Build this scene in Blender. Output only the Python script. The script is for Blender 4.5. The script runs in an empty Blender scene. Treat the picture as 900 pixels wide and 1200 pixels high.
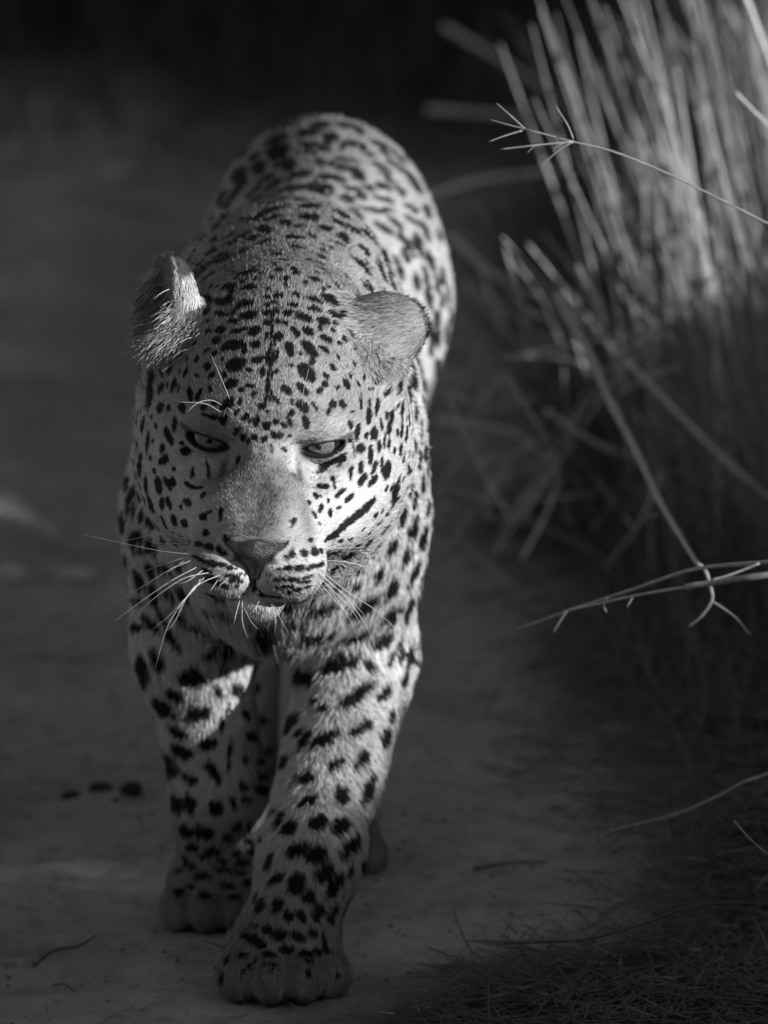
import bpy, math, random, time
import numpy as np
from mathutils import Vector
from mathutils.bvhtree import BVHTree

# ------------------------------------------------------------------ camera, world, sun, exposure
scene = bpy.context.scene
COL = scene.collection
rng = np.random.default_rng(7)
random.seed(7)
R = math.radians

FPX = 6250.0                                   # focal length in pixels of the 900 x 1200 photograph
PITCH = R(10.1)
CAM = np.array([0.0, -5.0, 1.3])
FWD = np.array([0, math.cos(PITCH), -math.sin(PITCH)])
UPV = np.array([0, math.sin(PITCH), math.cos(PITCH)])
RGT = np.array([1.0, 0, 0])

cam = bpy.data.cameras.new('camera')
cam.sensor_fit = 'VERTICAL'
cam.sensor_height = 24.0
cam.lens = FPX / 1200 * 24.0
cam.clip_start = 0.1
cam.clip_end = 400
cam.dof.use_dof = True
cam.dof.focus_distance = 4.62
cam.dof.aperture_fstop = 3.7
cam_ob = bpy.data.objects.new('camera', cam)
cam_ob.location = CAM
cam_ob.rotation_euler = (math.pi / 2 - PITCH, 0, 0)
COL.objects.link(cam_ob)
scene.camera = cam_ob

SUN_EL, SUN_AZ = R(18), R(58)                 # azimuth from straight-back-to-camera (-y) towards +x
SUN_DIR = np.array([math.sin(SUN_AZ) * math.cos(SUN_EL), -math.cos(SUN_AZ) * math.cos(SUN_EL), math.sin(SUN_EL)])

world = bpy.data.worlds.new('World')
scene.world = world
world.use_nodes = True
wn = world.node_tree.nodes
wl = world.node_tree.links
sky = wn.new('ShaderNodeTexSky')
sky.sky_type = 'NISHITA'
sky.sun_disc = False
sky.sun_elevation = SUN_EL
sky.sun_rotation = math.atan2(SUN_DIR[0], SUN_DIR[1])
bw = wn.new('ShaderNodeRGBToBW')              # black-and-white film
wl.new(sky.outputs[0], bw.inputs[0])
bg = wn['Background']
wl.new(bw.outputs[0], bg.inputs[0])
bg.inputs[1].default_value = 0.06

sun = bpy.data.lights.new('sun', 'SUN')
sun.energy = 4.6
sun.angle = R(0.5)
sun_ob = bpy.data.objects.new('sun', sun)
sun_ob.rotation_euler = Vector(SUN_DIR).to_track_quat('Z', 'Y').to_euler()
sun_ob.location = SUN_DIR * 20
COL.objects.link(sun_ob)

vs = scene.view_settings
vs.view_transform = 'Standard'
vs.look = 'None'
vs.exposure = 0.45
vs.gamma = 1.0


def at(px, py, Y):
    """the point at world depth Y seen at pixel (px, py) of the photograph"""
    d = FWD + RGT * (px - 450) / FPX + UPV * (600 - py) / FPX
    return CAM + d * ((Y - CAM[1]) / d[1])


def proj(P):
    d = P - CAM
    z = d @ FWD
    return np.stack([450 + FPX * (d @ RGT) / z, 600 - FPX * (d @ UPV) / z], -1)


# ------------------------------------------------------------------ small helpers
def link(name, data, parent=None):
    o = bpy.data.objects.new(name, data)
    COL.objects.link(o)
    if parent is not None:
        o.parent = parent
    return o


def tag(o, label=None, cat=None, group=None, kind=None):
    if label:
        o['label'] = label
    if cat:
        o['category'] = cat
    if group:
        o['group'] = group
    if kind:
        o['kind'] = kind
    return o


def mesh_np(name, V, F, mat=None, parent=None, smooth=True):
    me = bpy.data.meshes.new(name)
    V = np.ascontiguousarray(V, np.float32)
    if isinstance(F, np.ndarray):
        n, k = F.shape
        me.vertices.add(len(V))
        me.vertices.foreach_set('co', V.ravel())
        me.loops.add(n * k)
        me.loops.foreach_set('vertex_index', np.ascontiguousarray(F, np.int32).ravel())
        me.polygons.add(n)
        me.polygons.foreach_set('loop_start', np.arange(0, n * k, k, dtype=np.int32))
        me.update(calc_edges=True)
    else:
        me.from_pydata(V.tolist(), [], F)
    if smooth:
        me.polygons.foreach_set('use_smooth', np.ones(len(me.polygons), bool))
    if mat:
        me.materials.append(mat)
    return link(name, me, parent)


class Nodes:
    def __init__(self, name):
        self.m = bpy.data.materials.new(name)
        self.m.use_nodes = True
        self.t = self.m.node_tree
        self.b = self.t.nodes['Principled BSDF']

    def n(self, typ, **kw):
        nd = self.t.nodes.new(typ)
        for k, v in kw.items():
            if k in nd.inputs:
                nd.inputs[k].default_value = v
            else:
                setattr(nd, k, v)
        return nd

    def l(self, a, b):
        self.t.links.new(a, b)

    def ramp(self, src, stops):
        r = self.t.nodes.new('ShaderNodeValToRGB')
        el = r.color_ramp.elements
        while len(el) < len(stops):
            el.new(0.5)
        for e, (p, v) in zip(el, stops):
            e.position = p
            e.color = (v, v, v, 1)
        self.l(src, r.inputs[0])
        return r.outputs[0]


def grey(name, v, rough=0.8, spec=0.3):
    m = Nodes(name)
    m.b.inputs['Base Color'].default_value = (v, v, v, 1)
    m.b.inputs['Roughness'].default_value = rough
    m.b.inputs['Specular IOR Level'].default_value = spec
    return m.m
# ------------------------------------------------------------------ the leopard: one implicit surface, meshed once
def sm(a, b, k):
    h = np.maximum(k - np.abs(a - b), 0) / k
    return np.minimum(a, b) - h * h * k * 0.25


def ssub(a, b, k):                              # smooth a minus b
    h = np.maximum(k - np.abs(a + b), 0) / k
    return np.maximum(a, -b) + h * h * k * 0.25


def ell(p, c, r, M=None):
    q = p - np.asarray(c, float)
    if M is not None:
        q = q @ M
    r = np.asarray(r, float)
    k0 = np.linalg.norm(q / r, axis=1)
    k1 = np.linalg.norm(q / (r * r), axis=1) + 1e-9
    return k0 * (k0 - 1) / k1


def cap(p, a, b, ra, rb, sx=1.0):
    a = np.asarray(a, float)
    b = np.asarray(b, float)
    ab = b - a
    q = p - a
    t = np.clip(q @ ab / (ab @ ab), 0, 1)
    d = q - t[:, None] * ab
    if sx != 1.0:
        d = d * np.array([1 / sx, 1, 1])
    return np.linalg.norm(d, axis=1) - (ra + (rb - ra) * t)


def rot(y, p, r):
    cy, sy, cp, sp, cr, sr = math.cos(y), math.sin(y), math.cos(p), math.sin(p), math.cos(r), math.sin(r)
    return (np.array([[cy, -sy, 0], [sy, cy, 0], [0, 0, 1]]) @ np.array([[1, 0, 0], [0, cp, -sp], [0, sp, cp]])
            @ np.array([[cr, 0, sr], [0, 1, 0], [-sr, 0, cr]]))


def frame_z(z, x):                              # rotation whose third column is z, first near x
    z = np.asarray(z, float); z = z / np.linalg.norm(z)
    x = np.asarray(x, float); x = x - z * (x @ z); x = x / np.linalg.norm(x)
    return np.stack([x, np.cross(z, x), z], 1)


# head pose (head lowered and turned a little)
HR = rot(-0.058, 0.307, 0.0525)
HT = np.array([-0.0982, -0.36, 0.549])
HS = 1.07


def to_head(P):
    return ((P - HT) @ HR) / HS


def from_head(Q):
    return (np.asarray(Q, float) * HS) @ HR.T + HT


EYE = np.array([0.0440, -0.0755, 0.0355])          # eyeball centre in head space (mirror x)
EYE_R = 0.0185


def sdf_head(Q):
    """Q in head space: x to the picture's right, -y towards the nose, z up"""
    X = Q.copy()
    X[:, 0] = np.abs(X[:, 0])                   # mirrored half
    d = ell(X, (0, .005, .038), (.080, .105, .074))
    d = sm(d, ell(X, (0, -.055, .046), (.062, .055, .045)), .04)
    d = sm(d, ell(X, (.058, -.030, -.006), (.035, .060, .046)), .03)         # cheekbone
    d = sm(d, ell(X, (.046, .028, -.032), (.043, .080, .047)), .05)          # jaw muscle and ruff
    d = sm(d, ell(X, (0, -.112, .006), (.033, .074, .028), rot(0, .40, 0)), .025)   # nose bridge
    d = sm(d, ell(X, (.016, -.150, -.006), (.017, .028, .019)), .02)
    d = sm(d, cap(X, (.0, -.070, .010), (.0, -.140, -.022), .036, .032), .02)
    d = sm(d, ell(X, (.032, -.116, -.016), (.026, .042, .028)), .03)        # side of the muzzle
    d = sm(d, ell(X, (.0250, -.157, -.0420), (.0305, .035, .0285)), .010)     # whisker pad
    d = sm(d, cap(X, (.0, -.156, -.0700), (.0, -.040, -.064), .0245, .045), .009)    # chin, lower jaw
    d = sm(d, ell(X, (.0, -.168, -.012), (.026, .015, .016)), .014)          # root of the nose pad
    d = sm(d, ell(X, (.052, -.062, -.036), (.030, .055, .030)), .03)         # corner of the mouth
    # groove between pads, mouth line
    d = ssub(d, cap(X, (0, -.192, -.026), (0, -.188, -.062), .0012, .0018), .006)
    d = ssub(d, cap(X, (0, -.187, -.0635), (.026, -.174, -.0725), .0013, .0016), .005)
    d = ssub(d, cap(X, (.026, -.174, -.0725), (.050, -.120, -.068), .0016, .0022), .007)
    # eye socket hollow and inner corner
    d = ssub(d, ell(X, (.042, -.106, .027), (.022, .018, .020)), .022)
    d = ssub(d, cap(X, (.023, -.110, .019), (.026, -.128, -.002), .003, .003), .012)
    # brow ridge
    d = sm(d, cap(X, (.024, -.0915, .0565), (.061, -.068, .0575), .010, .009), .018)
    # lids: a shell round the eyeball, cut open as a slanted almond
    e = X - EYE
    lid = np.linalg.norm(e, axis=1) - (EYE_R + .0030)
    d = sm(d, lid, .008)
    u = e[:, 0] * .93 + e[:, 1] * .30 + .0010
    s = np.clip(u / .0165, -1, 1)
    mid = e[:, 2] * .97 - u * .15 + .0035
    up = mid - .0049 * (1 - s * s) ** .8
    lo = -mid - .0074 * (1 - s * s) ** .8
    slot = np.maximum(np.maximum(up, lo), np.abs(u) - .0160)
    slot = np.maximum(slot, e[:, 1] + .004)
    d = ssub(d, slot, .0025)
    # heavy upper lid fold
    d = sm(d, cap(X, (.029, -.097, .0440), (.058, -.0865, .0480), .0030, .0030), .006)
    d = sm(d, ell(X, (.082, .012, .052), (.020, .024, .030)), .02)           # base of the ear
    return d


EARS = []                                       # (centre, frame, radii) in head space


def ear_frame(c, openv, upv):
    o = np.asarray(openv, float); o /= np.linalg.norm(o)
    return frame_z(o, np.asarray(upv, float)), np.asarray(c, float)


EAR_L = ear_frame((-.090, .022, .092), (-.89, -.42, .05), (-.40, .02, 1.0))
EAR_Rr = ear_frame((.082, .026, .079), (.22, .80, -.50), (1.0, .0, .40))


def sdf_ears(Q):
    out = None
    for (M, c), (h, w) in ((EAR_L, (.043, .028)), (EAR_Rr, (.040, .031))):
        q = (Q - c) @ M                         # x up the ear, y across, z out of the opening
        o = ell(q, (0, 0, 0), (h, w, .024))
        i = ell(q, (.004, 0, .012), (h * .93, w * .90, .0235))
        e = ssub(o, i, .004)
        out = e if out is None else np.minimum(out, e)
    return out


BX, BY = -.097, 0.0


def paw(P, c, yaw, s=1.0, lift=0.0):
    """a cat's forefoot: pad body and four separate toes; c is on the ground under the middle of the foot"""
    cy, sy = math.cos(yaw), math.sin(yaw)
    M = np.array([[cy, -sy, 0], [sy, cy, 0], [0, 0, 1.0]])
    q = (P - np.asarray(c)) @ M / s
    d = ell(q, (0, .018, .030), (.044, .050, .032))
    for x, y, r, h in ((-.0385, -.020, .0155, .020), (-.0135, -.037, .0165, .0225), (.0135, -.037, .0165, .0225), (.0385, -.020, .0155, .020)):
        t = ell(q, (x, y, h - .001), (r, .030, .0215))
        d = sm(d, t, .0115)
    d = np.maximum(d, -(q[:, 2] - .0005))
    return d * s


def sdf_body(P):
    d = ell(P, (-.095, .17, .478), (.122, .31, .186))                              # rib cage
    d = sm(d, ell(P, (-.090, .42, .490), (.110, .27, .172)), .06)                  # belly
    d = sm(d, ell(P, (-.066, .70, .551), (.129, .19, .163)), .07)                  # rump
    d = sm(d, ell(P, (-.138, .06, .585), (.042, .11, .088)), .06)                  # shoulder blades
    d = sm(d, ell(P, (-.050, .05, .590), (.042, .11, .090)), .06)
    d = sm(d, ell(P, (-.100, -.06, .440), (.105, .11, .150)), .06)                 # chest
    d = sm(d, cap(P, (-.097, .03, .585), (-.098, -.27, .560), .100, .092), .06)    # neck
    d = sm(d, ell(P, (-.097, -.14, .635), (.070, .15, .040)), .06)                 # nape
    d = sm(d, cap(P, (-.097, -.02, .47), (-.098, -.29, .480), .098, .096), .06)    # throat
    # picture-left foreleg (standing)
    d = sm(d, ell(P, (-.177, .00, .465), (.050, .085, .130)), .05)
    d = sm(d, cap(P, (-.186, .01, .40), (-.184, .020, .270), .062, .050), .04)
    d = sm(d, cap(P, (-.184, .018, .280), (-.158, .036, .125), .050, .043), .03)
    d = sm(d, cap(P, (-.158, .036, .130), (-.162, .042, .050), .042, .037), .02)
    d = sm(d, paw(P, (-.163, .030, 0), .10), .025)
    # picture-right foreleg (reaching forward, set down on the midline)
    d = sm(d, ell(P, (-.026, -.01, .450), (.056, .090, .140)), .05)
    d = sm(d, cap(P, (-.026, .012, .39), (-.028, .030, .255), .059, .050), .04)
    d = sm(d, cap(P, (-.026, .022, .262), (-.068, -.160, .110), .053, .044), .03)
    d = sm(d, cap(P, (-.068, -.160, .115), (-.086, -.200, .052), .044, .041), .02)
    d = sm(d, paw(P, (-.095, -.225, 0), .12, 1.12), .025)
    # hind legs
    d = sm(d, cap(P, (-.112, .70, .50), (-.150, .52, .345), .098, .060), .05)      # thigh
    d = sm(d, cap(P, (-.158, .52, .345), (-.138, .58, .225), .056, .027), .04)     # shin
    d = sm(d, cap(P, (-.138, .58, .225), (-.140, .42, .055), .027, .027), .03)     # metatarsus
    d = sm(d, paw(P, (-.134, .385, 0), .05, .95), .02)
    d = sm(d, cap(P, (-.032, .70, .50), (-.030, .44, .350), .094, .058), .05)
    d = sm(d, cap(P, (-.022, .44, .350), (-.026, .46, .215), .056, .033), .04)
    d = sm(d, cap(P, (-.026, .46, .215), (-.050, .28, .055), .032, .031), .03)
    d = sm(d, paw(P, (-.050, .245, 0), -.02, .98), .02)
    # tail
    T = [(-.06, .86, .60), (-.06, .95, .50), (-.075, 1.00, .36), (-.095, 1.06, .22), (-.115, 1.16, .14), (-.12, 1.28, .15)]
    for i in range(5):
        d = sm(d, cap(P, T[i], T[i + 1], .036 - .002 * i, .034 - .002 * i), .03)
    return d


def sdf(P):
    d = sdf_body(P)
    near = np.linalg.norm(P - HT, axis=1) < .33
    if near.any():
        Q = to_head(P[near])
        h = sdf_head(Q) * HS
        v = sm(d[near], h, .09)
        e = sdf_ears(Q) * HS
        d[near] = sm(v, e, .018)
    return d


def axis_grid(lo, hi, flo, fhi, coarse, fine):
    a = np.arange(lo, flo, coarse)
    b = np.arange(flo, fhi, fine)
    c = np.arange(fhi, hi + coarse, coarse)
    return np.concatenate([a, b, c])


def mesh_sdf(f, gx, gy, gz):
    """surface nets on a rectilinear grid, evaluated only near the surface"""
    nx, ny, nz = len(gx), len(gy), len(gz)
    st = 4
    ix, iy, iz = (np.unique(np.append(np.arange(0, n, st), n - 1)) for n in (nx, ny, nz))
    cx, cy, cz = gx[ix], gy[iy], gz[iz]
    G = np.stack(np.meshgrid(cx, cy, cz, indexing='ij'), -1).reshape(-1, 3)
    dc = np.concatenate([f(c) for c in np.array_split(G, max(1, len(G) // 200000))]).reshape(len(cx), len(cy), len(cz))
    D = dc[np.searchsorted(ix, np.arange(nx), 'right') - 1][:, np.searchsorted(iy, np.arange(ny), 'right') - 1][:, :, np.searchsorted(iz, np.arange(nz), 'right') - 1].astype(np.float32)
    hx = np.gradient(gx); hy = np.gradient(gy); hz = np.gradient(gz)
    H = (np.maximum(np.maximum(hx[:, None, None], hy[None, :, None]), hz[None, None, :]) * st * 1.9).astype(np.float32)
    band = np.abs(D) < H
    I = np.argwhere(band)
    P = np.stack([gx[I[:, 0]], gy[I[:, 1]], gz[I[:, 2]]], 1)
    D[band] = np.concatenate([f(c) for c in np.array_split(P, max(1, len(P) // 200000))])
    S = D < 0
    # active cells
    sum_ = np.zeros((nx - 1, ny - 1, nz - 1), np.int8)
    for a in (0, 1):
        for b in (0, 1):
            for c in (0, 1):
                sum_ += S[a:nx - 1 + a, b:ny - 1 + b, c:nz - 1 + c]
    act = np.argwhere((sum_ > 0) & (sum_ < 8))
    idx = -np.ones(sum_.shape, np.int32)
    idx[tuple(act.T)] = np.arange(len(act))
    V = np.zeros((len(act), 3)); W = np.zeros(len(act))
    corners = [(a, b, c) for a in (0, 1) for b in (0, 1) for c in (0, 1)]
    def pos(ii):
        return np.stack([gx[ii[:, 0]], gy[ii[:, 1]], gz[ii[:, 2]]], 1)
    for i, ca in enumerate(corners):
        for cb in corners[i + 1:]:
            if sum(abs(np.array(ca) - np.array(cb))) != 1:
                continue
            ia, ib = act + ca, act + cb
            da, db = D[tuple(ia.T)], D[tuple(ib.T)]
            m = (da < 0) != (db < 0)
            t = da[m] / (da[m] - db[m])
            V[m] += pos(ia[m]) * (1 - t)[:, None] + pos(ib[m]) * t[:, None]
            W[m] += 1
    V /= W[:, None]
    Fs = []
    for ax in range(3):
        sl0 = [slice(1, -1)] * 3; sl1 = [slice(1, -1)] * 3
        sl0[ax] = slice(0, -1); sl1[ax] = slice(1, None)
        A, B = S[tuple(sl0)], S[tuple(sl1)]
        E = np.argwhere(A != B)
        flip = A[tuple(E.T)]
        off = np.array([1, 1, 1]); off[ax] = 0
        E = E + off
        b1, b2 = (ax + 1) % 3, (ax + 2) % 3
        q = []
        for o1, o2 in ((0, 0), (-1, 0), (-1, -1), (0, -1)):
            c = E.copy(); c[:, b1] += o1; c[:, b2] += o2
            q.append(idx[tuple(c.T)])
        q = np.stack(q, 1)
        q[flip] = q[flip]
        q[~flip] = q[~flip][:, ::-1]
        Fs.append(q)
    Fq = np.concatenate(Fs)
    Fq = Fq[(Fq >= 0).all(1)]
    return V, Fq


def grad(f, P, e=4e-4):
    g = np.stack([f(P + np.eye(3)[i] * e) - f(P - np.eye(3)[i] * e) for i in range(3)], 1) / (2 * e)
    return g


T0 = time.time()
FINE = 0.0024
gx = axis_grid(-.34, .17, -.27, .075, .006, FINE)
gy = axis_grid(-.64, 1.40, -.60, -.24, .0065, FINE)
gz = axis_grid(-.03, .78, .40, .745, .006, FINE)
LV, LF = mesh_sdf(sdf, gx, gy, gz)
for it in range(2):                              # settle the vertices on the true surface
    dd = sdf(LV)
    g = grad(sdf, LV)
    LV -= g * (dd / np.maximum((g * g).sum(1), .05))[:, None] * .8
print('leopard mesh', len(LV), len(LF), round(time.time() - T0, 1), 's')


def sdf_nose(P):
    X = to_head(P)
    X[:, 0] = np.abs(X[:, 0]) * 1.04
    X[:, 1] += .0028
    d = ell(X, (0, -.1765, -.0165), (.0250, .0120, .0100))
    d = sm(d, ell(X, (.0195, -.1740, -.0185), (.0115, .0110, .0095)), .006)
    d = sm(d, cap(X, (0, -.1780, -.020), (0, -.1775, -.0400), .0115, .0045), .008)
    d = ssub(d, cap(X, (.0095, -.1900, -.0235), (.0220, -.1835, -.0210), .0024, .0052), .003)
    d = ssub(d, cap(X, (.0220, -.1835, -.0210), (.0310, -.1720, -.0100), .0052, .0026), .003)
    d = ssub(d, cap(X, (0, -.1910, -.022), (0, -.1840, -.045), .0010, .0014), .003)
    return d * HS


nc = from_head([0, -.178, -.022])
ng = [np.arange(nc[i] - .05, nc[i] + .05, .0011) for i in range(3)]
NV, NF = mesh_sdf(sdf_nose, *ng)


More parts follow.
